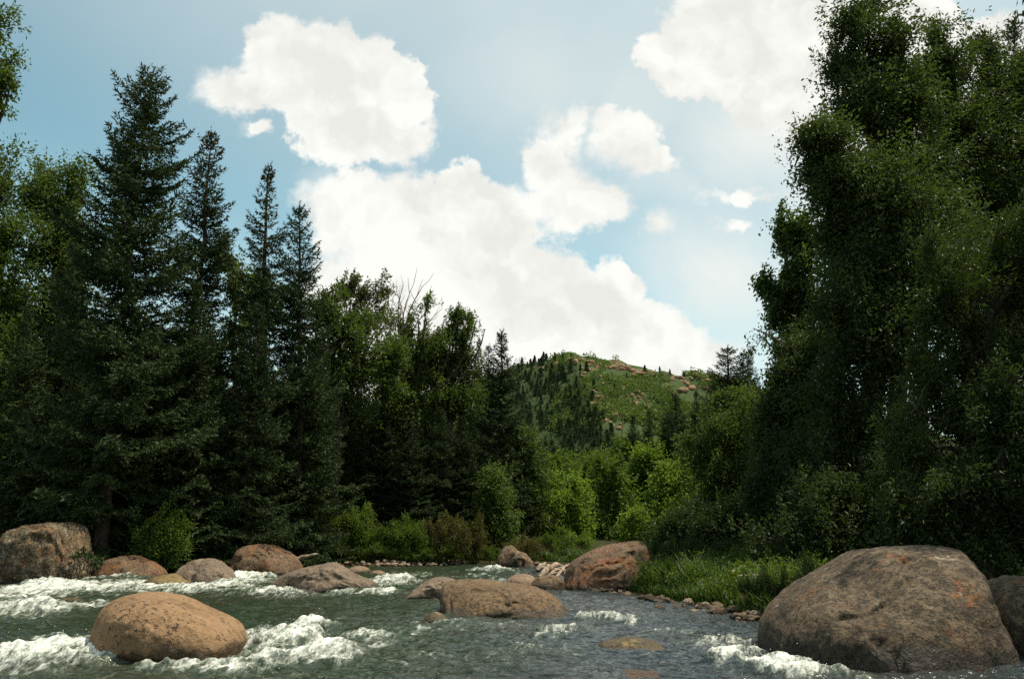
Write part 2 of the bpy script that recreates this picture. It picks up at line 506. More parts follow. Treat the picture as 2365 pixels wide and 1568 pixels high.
ground = obj('ground', grid_mesh('ground', spaced(-900, 900, -20, 14, 0.28), spaced(-200, 1500, 3, 36, 0.28), ground_z), M['floor'])
tag(ground, kind='structure')


# ------------------------------------------------------------------ the hill behind the valley
PK = at(1312, 812, 360)
PLeft, PRight = at(1205, 852, 352), at(1650, 893, 340)
RIB = at(1420, 1010, 262)


def plane(a, b, c):
    n = np.cross(b - a, c - a); n = n / n[2]
    return lambda x, y: a[2] - (n[0] * (x - a[0]) + n[1] * (y - a[1]))


PL, PR = plane(PK, PLeft, RIB), plane(PK, RIB, PRight)
_bk = PK + np.array([30, 90, -55.0])
PB = plane(PK, PRight + np.array([0, 8, 0]), _bk)
PB2 = plane(PK, PLeft + np.array([0, 8, 0]), _bk)


def hill_z(x, y):
    x = np.asarray(x, float); y = np.asarray(y, float)
    z = np.minimum(np.minimum(PL(x, y), PR(x, y)), np.minimum(PB(x, y), PB2(x, y)))
    q = np.stack([x * 0.03, y * 0.03, x * 0], -1)
    z = z + fbm(q, 5, 0.55) * 3.2 + fbm(q * 6, 3, 0.5, True) * 0.7
    k = sstep(z, 6, 30)
    gul = fbm(np.stack([(x * 0.55 + y * 0.25) * 0.11, y * 0.012, x * 0], -1), 3, 0.5, True)
    return z + k * gul * 1.1


m, N, out = material('hill_slope')
tc = N.new('ShaderNodeTexCoord').outputs['Object']
a = N.noise(N.vec('MULTIPLY', tc, (1, 0.5, 1)), 0.055, 5, 0.65, 0, 0.5)
b = N.noise(tc, 0.5, 4, 0.7)
col = N.mix(N.step(a, 0.56, 0.70), c3(0.040, 0.062, 0.022), c3(0.20, 0.130, 0.075))
col = N.mix(N.step(b, 0.48, 0.66), col, c3(0.055, 0.078, 0.026))
m.node_tree.links.new(principled(N, col, 0.95, 0.1, bump(N, b, 0.8, 1.0)), out.inputs[0])
M['hill'] = m
hx, hy = np.arange(-190, 330, 2.6), np.arange(180, 470, 2.6)
hill = obj('hill', grid_mesh('hill', hx, hy, hill_z), M['hill'])
tag(hill, kind='structure')

# ------------------------------------------------------------------ the river
def blob(px, py, rx, ry, amp=1.0):
    c = wp(px, py); a = wp(px, py - ry); b = wp(px, py + ry)
    return c[0], (a[1] + b[1]) / 2, rx / FOC * c[1], abs(a[1] - b[1]) / 2, amp

FOAM = [blob(*q) for q in (
    (120, 1372, 190, 16), (330, 1362, 130, 12), (250, 1345, 90, 10), (560, 1350, 60, 16), (470, 1366, 140, 10, 0.8), (640, 1376, 110, 7, .8),
    (780, 1374, 60, 6, 0.8), (900, 1352, 60, 14, 0.9), (970, 1332, 50, 5, .5), (880, 1378, 70, 6, .7), (900, 1330, 40, 5, .5),
    (60, 1420, 120, 18, 0.85), (200, 1410, 60, 14, 0.6), (30, 1392, 60, 8, .8),
    (60, 1540, 190, 32, 1.1), (150, 1505, 90, 16, 0.8), (100, 1490, 60, 8, .6), (230, 1540, 60, 20, 1),
    (620, 1500, 90, 26, 1.0), (710, 1478, 34, 26, 1.2), (760, 1510, 120, 22, 0.95), (690, 1535, 120, 16, 0.9), (560, 1550, 130, 16, .9), (400, 1556, 110, 10, .8),
    (850, 1482, 90, 12, 0.6), (950, 1462, 70, 9, 0.55), (570, 1480, 30, 26, .9),
    (1040, 1447, 60, 5, 0.6), (1180, 1452, 120, 5, 0.35), (1400, 1438, 80, 8, 0.72), (1480, 1448, 60, 6, .6), (1300, 1468, 70, 9, .6),
    (1140, 1322, 60, 4, 0.75), (1100, 1336, 60, 4, 0.6), (1200, 1330, 24, 5, .5), (1150, 1345, 40, 5, .5),
    (1700, 1532, 66, 16, .85), (1770, 1556, 80, 14, .95), (1660, 1505, 60, 10, 0.7), (1720, 1498, 60, 8, .6), (1560, 1470, 90, 8, .4), (1840, 1572, 110, 14, 1.0),
    (1310, 1520, 70, 7, 0.45), (1240, 1500, 60, 6, .4), (1000, 1520, 90, 8, .45), (900, 1550, 90, 8, .4))]
WAVES = [blob(*q) for q in ((708, 1482, 40, 22, .17), (640, 1500, 50, 20, .08), (180, 1548, 80, 16, .12), (40, 1545, 90, 20, .12), (560, 1348, 50, 10, .16),
                            (270, 1352, 70, 8, .14), (120, 1362, 80, 8, .10), (80, 1415, 70, 12, .10), (1400, 1436, 60, 8, .05), (1735, 1545, 60, 14, .07),
                            (1140, 1320, 40, 3, .10), (920, 1350, 40, 10, .10), (250, 1500, 30, 26, .10), (840, 1370, 40, 8, .08))]


def river_state(x, y):
    s = -0.32 * x - 0.95 * y          # along the current
    t = 0.95 * x - 0.32 * y           # across it
    F = np.zeros(len(x)); W = np.zeros(len(x))
    wx = x + 0.35 * fbm(np.stack([x, y, x * 0 + 3], -1) * 1.3, 3); wy = y + 0.5 * fbm(np.stack([x, y, x * 0 + 9], -1) * 1.1, 3)
    for cx, cy_, rx, ry, a in FOAM:
        F = np.maximum(F, a * np.exp(-0.9 * (((wx - cx) / rx) ** 2 + ((wy - cy_) / ry) ** 2)))
    for cx, cy_, rx, ry, a in WAVES:
        W += a * np.exp(-(((wx - cx) / rx) ** 2 + ((wy - cy_) / ry) ** 2))
    lively = 0.55 + 0.6 * sstep(F, 0.1, 0.8)
    q = np.stack([s * 1.0, t * 0.62, x * 0], -1)
    z = 0.060 * fbm(q, 2) + 0.055 * fbm(q * np.array([2.4, 2.2, 1]) + 5, 3, 0.6, True) * lively
    ripples = fbm(np.stack([s * 5.5, t * 2.0, x * 0 + 4], -1), 3, 0.55, True)
    z += 0.026 * ripples * (0.8 + 1.0 * sstep(F, 0.2, 0.8))
    froth = fbm(np.stack([s * 2.4, t * 6.0, x * 0 + 7], -1), 4, 0.6)
    streak = fbm(np.stack([s * 1.1, t * 5.2, x * 0 + 2], -1), 4, 0.6)
    foam = F + 0.30 * streak + 0.16 * froth + 1.3 * (z - 0.02) * lively
    foam = foam * 0.8 - 0.06
    z += W + 0.045 * sstep(foam, 0.2, 0.9) * (0.6 + 0.6 * fbm(np.stack([s * 2.2, t * 4.0, x * 0 + 8], -1), 3, 0.55))
    calm = sstep(y, 4, 7)
    return z * calm, foam


ys = [5.0]
while ys[-1] < 33.5: ys.append(ys[-1] * 1.0033)
ys = np.array(ys)
us = np.linspace(-0.74, 0.74, 460)
X = (us[None, :] * ys[:, None]).ravel(); Y = np.repeat(ys, len(us))
Z, FO = river_state(X, Y)
nx, ny = len(us), len(ys)
i = (np.arange(ny - 1)[:, None] * nx + np.arange(nx - 1)[None, :]).ravel()
Fq = np.stack([i, i + 1, i + nx + 1, i + nx], -1)
D = bank_dist(X, Y)
Fq = Fq[(D[Fq].min(1) < 0.25)]
used = np.unique(Fq); remap = np.full(len(X), -1); remap[used] = np.arange(len(used))
V = np.stack([X, Y, Z], -1)[used]; fo = FO[used]
Fq = remap[Fq]
# beyond the part in view the river goes on, coarser
base = len(V)
ex = [(-75, 24), (-60, -2), (-20, 1), (-6, 2.6), (0.5, 3.4), (5, 4.2), (3.7, 5.0), (-3.7, 5.0), (-17.7, 24), (-24.5, 33)]
V = np.concatenate([V, np.array([(a, b, -0.005) for a, b in ex])]); fo = np.concatenate([fo, np.zeros(len(ex))])
me = mesh('river_water', V, [Fq, np.array([[base + k for k in (0, 1, 2, 7, 8, 9)]]), np.array([[base + k for k in (2, 3, 4, 5, 6, 7)]])], True, {'foam': fo})

m, N, out = material('river_water')
tc = N.new('ShaderNodeTexCoord').outputs['Object']
fa = N.new('ShaderNodeAttribute', attribute_name='foam').outputs['Fac']
fl = N.new('ShaderNodeVectorRotate', rotation_type='Z_AXIS'); N.put(fl.inputs['Vector'], tc); fl.inputs['Angle'].default_value = math.atan2(0.32, 0.95)
flow = N.vec('MULTIPLY', fl.outputs[0], (1.5, 0.42, 1))
lace = N.noise(flow, 7, 5, 0.58, 0, 0.9)
lace2 = N.noise(flow, 26, 3, 0.55)
ff = N.math('ADD', fa, N.math('ADD', N.math('MULTIPLY', N.math('SUBTRACT', lace, 0.5), 1.5), N.math('MULTIPLY', N.math('SUBTRACT', lace2, 0.5), 0.55)))
foam = N.step(ff, 0.30, 1.08)
rip = N.math('ADD', N.noise(N.vec('MULTIPLY', fl.outputs[0], (0.5, 1.3, 1)), 5, 3, 0.5), N.math('MULTIPLY', N.noise(N.vec('MULTIPLY', fl.outputs[0], (0.6, 1.3, 1)), 14, 2, 0.45), 0.3))
nb = bump(N, rip, 1.0, 0.10)
murk = N.step(N.noise(tc, 0.35, 3, 0.5), 0.35, 0.65)
side = N.new('ShaderNodeSeparateXYZ'); N.put(side.inputs[0], tc)
deep = N.mix(N.step(side.outputs[0], -2.0, 2.0), c3(0.021, 0.034, 0.018), c3(0.020, 0.029, 0.034))
deep = N.mix(N.math('MULTIPLY', murk, 0.5), deep, c3(0.030, 0.030, 0.018))
wb = N.new('ShaderNodeBsdfPrincipled')
N.put(wb.inputs['Base Color'], N.mix(N.math('MULTIPLY', N.step(ff, 0.05, 0.5), 0.35), deep, c3(0.12, 0.15, 0.11)))
wb.inputs['Roughness'].default_value = 0.10; wb.inputs['IOR'].default_value = 1.333
N.put(wb.inputs['Normal'], nb)
fb = principled(N, N.mix(N.step(lace2, 0.3, 0.7), c3(0.46, 0.50, 0.44), c3(0.74, 0.75, 0.70)), 0.75, 0.3, bump(N, N.math('ADD', lace, lace2), 0.7, 0.05))
mx = N.new('ShaderNodeMixShader')
N.put(mx.inputs[0], foam)
m.node_tree.links.new(wb.outputs[0], mx.inputs[1]); m.node_tree.links.new(fb, mx.inputs[2])
m.node_tree.links.new(mx.outputs[0], out.inputs[0])
M['water'] = m
river = obj('river_water', me, M['water'])
tag(river, kind='structure')

# spray thrown up over the strongest rapids: drops too many to count
rs = np.random.RandomState(5)
dp = []
for cx, cy_, rx, ry, a in FOAM:
    if a < 0.95 or cy_ > 24: continue
    k = int(26 * min(2.5, rx))
    dp.append(np.stack([cx + rs.normal(size=k) * rx * .5, cy_ + rs.normal(size=k) * ry * .5, 0.06 + np.abs(rs.normal(size=k)) * 0.06], -1))
dp = np.concatenate(dp)
dp[:, 2] += river_state(dp[:, 0], dp[:, 1])[0]
tet = np.array([(0, 0, 1), (0.94, 0, -.33), (-.47, .82, -.33), (-.47, -.82, -.33), ]) * 1.0
sz = rs.uniform(0.003, 0.009, len(dp))
V = (dp[:, None, :] + tet[None] * sz[:, None, None]).reshape(-1, 3)
F = (np.array([(0, 1, 2), (0, 2, 3), (0, 3, 1), (1, 3, 2)])[None] + 4 * np.arange(len(dp))[:, None, None]).reshape(-1, 3)
m, N, out = material('spray'); m.node_tree.links.new(principled(N, c3(0.8, 0.8, 0.78), 0.4, 0.5), out.inputs[0])
spray = obj('river_spray', mesh('river_spray', V, F, True), m)
tag(spray, 'white drops of spray flying over the rapids', 'spray', kind='stuff')


# ------------------------------------------------------------------ boulders
def ico(sub):
    import bmesh
    bm = bmesh.new(); bmesh.ops.create_icosphere(bm, subdivisions=sub, radius=1)
    v = np.array([x.co[:] for x in bm.verts]); f = np.array([[x.index for x in y.verts] for y in bm.faces])
    bm.free(); return v, f
ICO = {k: ico(k) for k in (2, 3, 4, 5, 6)}


def smooth_loop(P, n=160):
    P = np.asarray(P, float); k = len(P); out = []
    for i in range(k):
        a, b, c, d = P[i - 1], P[i], P[(i + 1) % k], P[(i + 2) % k]
        for t in np.linspace(0, 1, max(2, n // k), endpoint=False):
            out.append(0.5 * ((2 * b) + (c - a) * t + (2 * a - 5 * b + 4 * c - d) * t * t + (3 * b - a - 3 * c + d) * t ** 3))
    return np.array(out)


def boulder(label, outline, Y, depth, mat, sub=5, seed=1, rough=0.03, lumps=0.05, lean=0.0, bulge=0.85, cracks=(), hollows=(), name='boulder', cat='boulder', ridge=0.02, flats=5):
    """A boulder whose face towards the river has the given outline; it has its own thickness and back."""
    L = smooth_loop([at(px, py, Y)[[0, 2]] for px, py in outline])
    c = (L.max(0) + L.min(0)) / 2
    th = np.arctan2(L[:, 1] - c[1], L[:, 0] - c[0]); rr = np.hypot(*(L - c).T)
    o = np.argsort(th); th, rr = th[o], rr[o]
    v, f = ICO[sub]
    fr_ = np.random.RandomState(seed + 900); v = v.copy()
    for _ in range(flats):
        nn = fr_.normal(size=3) * (1.0, 0.6, 0.8); nn[1] = -abs(nn[1]) - 0.25; nn /= np.linalg.norm(nn)
        v -= (np.clip(v @ nn - fr_.uniform(0.76, 0.9), 0, None) * 0.8)[:, None] * nn
    rho = np.hypot(v[:, 0], v[:, 2]); ang = np.arctan2(v[:, 2], v[:, 0])
    R = np.interp(ang, th, rr, period=2 * math.pi)
    size = rr.mean()
    q = v * 1.7 + seed * 11.7
    big = fbm(q, 3) * lumps + fbm(q * 2.2 + 3, 4, 0.5, True) * ridge
    fine = fbm(q * 6, 5, 0.6) * rough * 0.5
    k = rho ** bulge
    # keep the outline itself: large lumps fade out at the rim
    rim = 1 - 0.75 * sstep(rho, 0.8, 1.0)
    x = R * k * np.cos(ang); z = R * k * np.sin(ang)
    y = np.sign(v[:, 1]) * np.abs(v[:, 1]) ** 0.85 * depth
    dsp = (big * rim + fine)
    x += x * dsp; z += z * dsp; y = y * (1 + dsp) + big * depth * 0.5 * np.sign(v[:, 1])
    y += lean * (z - z.min())
    fr = sstep(-v[:, 1], -0.25, 0.1)
    for pts, w, dep in cracks:
        pp = np.array([at(px, py, Y)[[0, 2]] - c for px, py in pts])
        d = np.full(len(x), 9.0)
        for i in range(len(pp) - 1):
            ab = pp[i + 1] - pp[i]
            t = np.clip(((np.stack([x, z], -1) - pp[i]) @ ab) / (ab @ ab), 0, 1)
            d = np.minimum(d, np.hypot(*(np.stack([x, z], -1) - pp[i] - t[:, None] * ab).T))
        cut = dep * np.exp(-(d / w) ** 2) * fr
        y += cut; z -= cut * 0.25
    for px, py, rx, ry, dep in hollows:
        h = at(px, py, Y)[[0, 2]] - c
        g = np.exp(-(((x - h[0]) / (rx / FOC * Y)) ** 2 + ((z - h[1]) / (ry / FOC * Y)) ** 2)) * fr
        y += dep * g
    # the origin sits at the foot, on the water or the ground
    z0 = max(c[1] + z.min(), -0.05)
    V = np.stack([x, y, z + c[1] - z0], -1)
    o = obj(name, mesh(name, V, f, True), mat, None, (c[0], Y, z0))
    return tag(o, label, cat)


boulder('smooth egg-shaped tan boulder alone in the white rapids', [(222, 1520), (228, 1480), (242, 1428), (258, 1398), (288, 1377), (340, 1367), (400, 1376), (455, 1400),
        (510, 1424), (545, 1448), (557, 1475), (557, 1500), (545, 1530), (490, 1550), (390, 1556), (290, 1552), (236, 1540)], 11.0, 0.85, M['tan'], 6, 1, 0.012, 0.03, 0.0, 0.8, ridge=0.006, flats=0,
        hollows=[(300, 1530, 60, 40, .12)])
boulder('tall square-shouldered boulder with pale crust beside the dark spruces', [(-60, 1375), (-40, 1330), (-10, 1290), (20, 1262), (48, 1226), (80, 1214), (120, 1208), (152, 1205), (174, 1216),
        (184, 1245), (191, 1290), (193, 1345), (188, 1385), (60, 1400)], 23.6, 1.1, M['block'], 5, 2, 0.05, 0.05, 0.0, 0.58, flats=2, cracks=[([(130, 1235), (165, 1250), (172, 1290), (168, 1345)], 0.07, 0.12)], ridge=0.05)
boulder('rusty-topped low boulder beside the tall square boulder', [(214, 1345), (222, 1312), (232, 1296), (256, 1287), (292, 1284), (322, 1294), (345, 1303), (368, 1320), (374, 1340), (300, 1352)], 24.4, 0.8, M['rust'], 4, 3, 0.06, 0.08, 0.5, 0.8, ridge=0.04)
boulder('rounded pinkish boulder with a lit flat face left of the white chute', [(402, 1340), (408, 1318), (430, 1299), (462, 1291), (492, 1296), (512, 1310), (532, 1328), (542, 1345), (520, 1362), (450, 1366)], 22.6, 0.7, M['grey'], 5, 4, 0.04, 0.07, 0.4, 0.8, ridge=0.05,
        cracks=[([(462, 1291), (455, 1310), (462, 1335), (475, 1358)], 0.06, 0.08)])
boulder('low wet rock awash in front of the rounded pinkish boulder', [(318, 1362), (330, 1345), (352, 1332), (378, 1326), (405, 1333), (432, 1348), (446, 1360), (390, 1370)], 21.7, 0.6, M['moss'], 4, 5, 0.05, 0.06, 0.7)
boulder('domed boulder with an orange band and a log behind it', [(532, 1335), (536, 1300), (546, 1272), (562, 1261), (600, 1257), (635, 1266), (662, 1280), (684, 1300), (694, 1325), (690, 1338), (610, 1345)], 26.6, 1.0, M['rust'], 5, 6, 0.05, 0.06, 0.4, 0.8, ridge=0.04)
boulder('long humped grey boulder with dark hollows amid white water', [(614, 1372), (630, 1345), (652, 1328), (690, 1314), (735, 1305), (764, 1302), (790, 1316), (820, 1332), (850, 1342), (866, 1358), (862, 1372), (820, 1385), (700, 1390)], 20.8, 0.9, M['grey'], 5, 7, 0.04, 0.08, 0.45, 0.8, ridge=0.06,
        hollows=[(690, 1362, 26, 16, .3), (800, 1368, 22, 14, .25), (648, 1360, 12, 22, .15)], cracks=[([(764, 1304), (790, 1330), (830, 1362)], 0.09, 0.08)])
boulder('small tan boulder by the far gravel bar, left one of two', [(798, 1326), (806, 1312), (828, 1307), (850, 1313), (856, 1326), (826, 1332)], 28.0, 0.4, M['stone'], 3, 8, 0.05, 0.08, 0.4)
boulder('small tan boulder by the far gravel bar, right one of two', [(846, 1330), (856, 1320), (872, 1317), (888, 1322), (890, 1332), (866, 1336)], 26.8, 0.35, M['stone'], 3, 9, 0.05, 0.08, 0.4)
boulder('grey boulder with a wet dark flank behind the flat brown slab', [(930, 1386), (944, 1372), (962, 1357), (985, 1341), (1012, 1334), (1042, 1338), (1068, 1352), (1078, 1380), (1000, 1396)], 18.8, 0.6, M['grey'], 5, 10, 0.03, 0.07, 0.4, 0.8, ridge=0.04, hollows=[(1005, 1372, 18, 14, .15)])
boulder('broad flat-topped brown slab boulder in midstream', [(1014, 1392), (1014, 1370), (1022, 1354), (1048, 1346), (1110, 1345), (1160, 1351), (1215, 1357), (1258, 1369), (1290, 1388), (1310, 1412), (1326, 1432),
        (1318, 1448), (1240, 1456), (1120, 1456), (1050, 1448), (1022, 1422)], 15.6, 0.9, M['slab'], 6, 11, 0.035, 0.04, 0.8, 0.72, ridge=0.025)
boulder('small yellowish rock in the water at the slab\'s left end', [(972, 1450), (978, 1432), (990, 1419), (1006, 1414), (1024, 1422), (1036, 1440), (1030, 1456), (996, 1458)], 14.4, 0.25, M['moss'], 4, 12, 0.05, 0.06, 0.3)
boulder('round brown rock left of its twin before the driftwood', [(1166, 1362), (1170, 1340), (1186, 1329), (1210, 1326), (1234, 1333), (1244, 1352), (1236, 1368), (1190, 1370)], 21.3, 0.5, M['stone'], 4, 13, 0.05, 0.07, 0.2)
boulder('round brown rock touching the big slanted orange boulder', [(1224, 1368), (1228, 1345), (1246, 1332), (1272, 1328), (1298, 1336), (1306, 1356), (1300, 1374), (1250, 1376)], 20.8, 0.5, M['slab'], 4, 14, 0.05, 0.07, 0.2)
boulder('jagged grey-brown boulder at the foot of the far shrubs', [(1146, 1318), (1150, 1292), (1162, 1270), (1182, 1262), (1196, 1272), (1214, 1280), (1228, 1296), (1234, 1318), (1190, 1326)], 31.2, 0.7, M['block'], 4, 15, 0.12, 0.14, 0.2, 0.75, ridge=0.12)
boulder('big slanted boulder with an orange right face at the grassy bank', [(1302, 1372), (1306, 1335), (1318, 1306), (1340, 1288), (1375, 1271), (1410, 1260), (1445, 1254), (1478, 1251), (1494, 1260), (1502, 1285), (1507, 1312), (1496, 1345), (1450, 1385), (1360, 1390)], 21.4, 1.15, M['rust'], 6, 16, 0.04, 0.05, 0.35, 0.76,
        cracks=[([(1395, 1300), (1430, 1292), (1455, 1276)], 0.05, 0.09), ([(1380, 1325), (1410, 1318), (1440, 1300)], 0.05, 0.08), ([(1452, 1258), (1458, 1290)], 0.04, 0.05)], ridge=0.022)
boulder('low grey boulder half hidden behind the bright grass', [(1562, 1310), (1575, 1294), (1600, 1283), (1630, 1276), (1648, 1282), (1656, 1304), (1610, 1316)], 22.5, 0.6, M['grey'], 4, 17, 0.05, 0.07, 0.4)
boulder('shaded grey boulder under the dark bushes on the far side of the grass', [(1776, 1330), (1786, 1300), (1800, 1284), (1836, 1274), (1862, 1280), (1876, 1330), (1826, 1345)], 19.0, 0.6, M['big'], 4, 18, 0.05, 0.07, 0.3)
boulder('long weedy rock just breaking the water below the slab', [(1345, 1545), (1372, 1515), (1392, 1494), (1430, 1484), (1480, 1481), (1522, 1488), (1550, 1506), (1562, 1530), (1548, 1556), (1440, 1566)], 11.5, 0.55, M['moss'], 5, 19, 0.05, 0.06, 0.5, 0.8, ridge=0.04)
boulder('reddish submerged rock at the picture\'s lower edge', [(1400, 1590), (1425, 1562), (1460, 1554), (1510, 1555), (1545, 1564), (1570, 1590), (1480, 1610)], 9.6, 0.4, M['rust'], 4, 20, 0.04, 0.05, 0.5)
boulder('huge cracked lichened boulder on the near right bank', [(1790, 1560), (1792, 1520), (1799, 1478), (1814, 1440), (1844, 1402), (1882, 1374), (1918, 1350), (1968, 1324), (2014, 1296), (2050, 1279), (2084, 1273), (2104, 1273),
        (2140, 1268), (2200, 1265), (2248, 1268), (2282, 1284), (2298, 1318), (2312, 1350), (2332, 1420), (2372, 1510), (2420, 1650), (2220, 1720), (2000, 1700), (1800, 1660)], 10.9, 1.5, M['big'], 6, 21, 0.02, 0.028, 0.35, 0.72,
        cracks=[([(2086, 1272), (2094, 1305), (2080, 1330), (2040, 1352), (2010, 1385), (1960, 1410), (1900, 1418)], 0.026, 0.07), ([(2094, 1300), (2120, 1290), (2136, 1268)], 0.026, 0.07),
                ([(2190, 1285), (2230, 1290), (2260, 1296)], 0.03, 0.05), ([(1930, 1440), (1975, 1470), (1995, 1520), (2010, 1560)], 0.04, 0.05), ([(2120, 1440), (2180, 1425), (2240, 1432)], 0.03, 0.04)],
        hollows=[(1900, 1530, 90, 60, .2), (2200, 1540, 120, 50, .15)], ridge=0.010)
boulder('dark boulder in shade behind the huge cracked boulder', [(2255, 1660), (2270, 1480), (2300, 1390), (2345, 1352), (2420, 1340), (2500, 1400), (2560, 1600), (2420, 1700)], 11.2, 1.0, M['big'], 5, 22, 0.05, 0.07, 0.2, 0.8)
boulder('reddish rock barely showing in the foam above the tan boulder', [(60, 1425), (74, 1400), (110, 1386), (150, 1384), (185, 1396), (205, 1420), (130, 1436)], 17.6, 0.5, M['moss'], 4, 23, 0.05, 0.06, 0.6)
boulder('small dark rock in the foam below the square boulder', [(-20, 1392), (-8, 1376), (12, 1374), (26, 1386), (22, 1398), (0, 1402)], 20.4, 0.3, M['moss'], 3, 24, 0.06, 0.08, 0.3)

# ------------------------------------------------------------------ stones along the banks
STONES = []
for k in range(8):
    r = np.random.RandomState(40 + k)
    v, f = ICO[3]
    q = v * 1.3 + k * 9.1
    s = v * (1 + 0.20 * fbm(q, 3)[:, None]) * (1.0, r.uniform(0.65, 0.95), r.uniform(0.5, 0.8))
    for _ in range(5):
        n = r.normal(size=3); n /= np.linalg.norm(n)
        d = s @ n; s = s - np.clip(d - r.uniform(0.55, 0.8), 0, None)[:, None] * n * 0.85
    STONES.append(mesh('stone', s, f, True))


def stone(px, py, w, label, group=None, mat='stone', sink=0.55, seed=0, name='stone'):
    r = random.Random(seed)
    p = hit(px, py); g = gz(p[0], p[1])
    s = w / 2 / FOC * p[1]
    me = STONES[r.randrange(8)]
    o = bpy.data.objects.new(name, me); COL.objects.link(o)
    o.location = (p[0], p[1], max(g, -0.05) + s * (sink * 0.6 + 0.1))
    o.scale = (s, s * r.uniform(0.8, 1.1), s * r.uniform(0.85, 1.1))
    o.rotation_euler = (r.uniform(-.2, .2), r.uniform(-.2, .2), r.uniform(0, 6.28))
    if not me.materials: me.materials.append(M['stone'])
    o.material_slots[0].link = 'OBJECT'; o.material_slots[0].material = M[mat]
    return tag(o, label, 'stone', group)


stone(1720, 1402, 42, 'largest rounded stone at the edge of the grass on the right bank', None, 'stone', 0.9, 1)
stone(1650, 1386, 34, 'brown stone set back in the grass above the cobbles', None, 'stone', 0.8, 2)
stone(1655, 1408, 32, 'tan stone just below the brown one set back in the grass', None, 'stone', 0.8, 3)
stone(1602, 1418, 30, 'pale stone at the water among the right bank cobbles', None, 'pale_stone', 0.7, 4)
stone(1522, 1406, 26, 'upright grey stone standing over the cobbles', None, 'stone', 0.9, 5)
stone(1486, 1388, 26, 'orange-brown stone where the cobbles narrow', None, 'rust', 0.7, 6)
stone(1512, 1278, 20, 'white stone just behind the big slanted orange boulder', None, 'pale_stone', 1.2, 7)
stone(1524, 1288, 24, 'flat pale stone beside the white stone', None, 'pale_stone', 0.7, 8)
r = random.Random(21)
for k in range(150):
    t = r.random(); px = 1400 + 400 * t ** 0.8
    edge = 1371 + (px - 1400) * 0.205
    py = edge + r.uniform(-20, 7) * (0.5 + 0.8 * t)
    stone(px, py, r.choice((10, 13, 15, 18, 22, 28)) * (0.7 + 0.6 * t), 'brown cobble in the band along the right waterline', 'cobbles along the right bank', r.choice(('stone', 'stone', 'rust', 'pale_stone', 'slab')), r.uniform(.3, .8), 100 + k, 'cobble')
for k in range(120):
    px = r.gauss(945, 55) if k % 4 else r.uniform(700, 1140)
    py = 1308 - r.random() ** 1.3 * 12
    stone(px, py, r.uniform(6, 15), 'small pale stone of the gravel bar across the river', 'stones of the far gravel bar', r.choice(('pale_stone', 'pale_stone', 'stone')), r.uniform(.4, .9), 300 + k, 'bar_stone')
for k in range(22):
    stone(r.uniform(1236, 1312), r.uniform(1306, 1336), r.uniform(7, 16), 'pale stone under the tangle of driftwood', 'stones under the driftwood', r.choice(('pale_stone', 'stone')), .6, 500 + k, 'stone')
for k in range(26):
    stone(r.choice((r.uniform(190, 560), r.uniform(300, 430))), r.uniform(1318, 1334), r.uniform(7, 15), 'small brown stone between the left bank boulders', 'stones between the left bank boulders', r.choice(('stone', 'slab')), .5, 600 + k, 'stone')


# ------------------------------------------------------------------ driftwood
def log(label, a, Ya, b, Yb, r0, r1, mat='dead', bend=0.04, seed=0, name='driftwood_log', lift=0):
    rr = np.random.RandomState(seed)
    A, B = at(a[0], a[1], Ya), at(b[0], b[1], Yb)
    L = np.linalg.norm(B - A)
    t = np.linspace(0, 1, 9)[:, None]
    P = A + (B - A) * t + rr.normal(size=(9, 3)) * bend * L * 0.25 + np.array([0, 0, bend * L]) * np.sin(t * 3.1)
    T = Tubes(); rad_ = r0 + (r1 - r0) * t[:, 0]
    rad_ = rad_ * (1 + 0.15 * rr.normal(size=9)); rad_[0] *= .55; rad_[-1] *= .4
    T.add(P - A, rad_, 7)
    return tag(obj(name, T.mesh(name), M[mat], None, tuple(A)), label, 'driftwood')


log('bare grey log reaching out behind the domed orange-banded boulder', (660, 1300), 27.3, (734, 1279), 27.3, .085, .05, seed=1)
log('thick pale log leaning highest in the driftwood tangle', (1246, 1330), 21.9, (1292, 1302), 22.6, .10, .08, seed=2)
log('split pale plank of wood at the left of the driftwood tangle', (1240, 1318), 23, (1262, 1299), 23.3, .09, .05, seed=3)
for k, (a, b, y1, y2, q) in enumerate([((1268, 1326), (1316, 1306), 22, 22.6, .05), ((1262, 1330), (1318, 1318), 21.9, 22.2, .04), ((1270, 1310), (1314, 1330), 22.4, 22, .04), ((1284, 1336), (1316, 1300), 21.8, 22.5, .045), ((1250, 1310), (1300, 1322), 22.5, 22.2, .04), ((1282, 1304), (1320, 1312), 22.6, 22.3, .035)]):
    log('thin bleached stick in the tangle beside the slanted boulder', a, y1, b, y2, q, q * .6, seed=10 + k, name='driftwood_stick')['group'] = 'sticks of the driftwood tangle'
log('thick bleached stick lying across the grass below the dark bushes', (1706, 1332), 17.2, (1772, 1331), 17.2, .045, .025, seed=20, name='driftwood_stick')
log('short broken stick pointing up out of the grass', (1690, 1322), 17.4, (1722, 1306), 17.9, .035, .02, seed=21, name='driftwood_stick')
log('short dark stick at the foot of the bushes behind the huge boulder', (1842, 1350), 15.5, (1872, 1346), 15.4, .03, .015, seed=22, name='driftwood_stick')


# ------------------------------------------------------------------ conifers
def unit(a): return a / (np.linalg.norm(a, axis=-1, keepdims=True) + 1e-9)


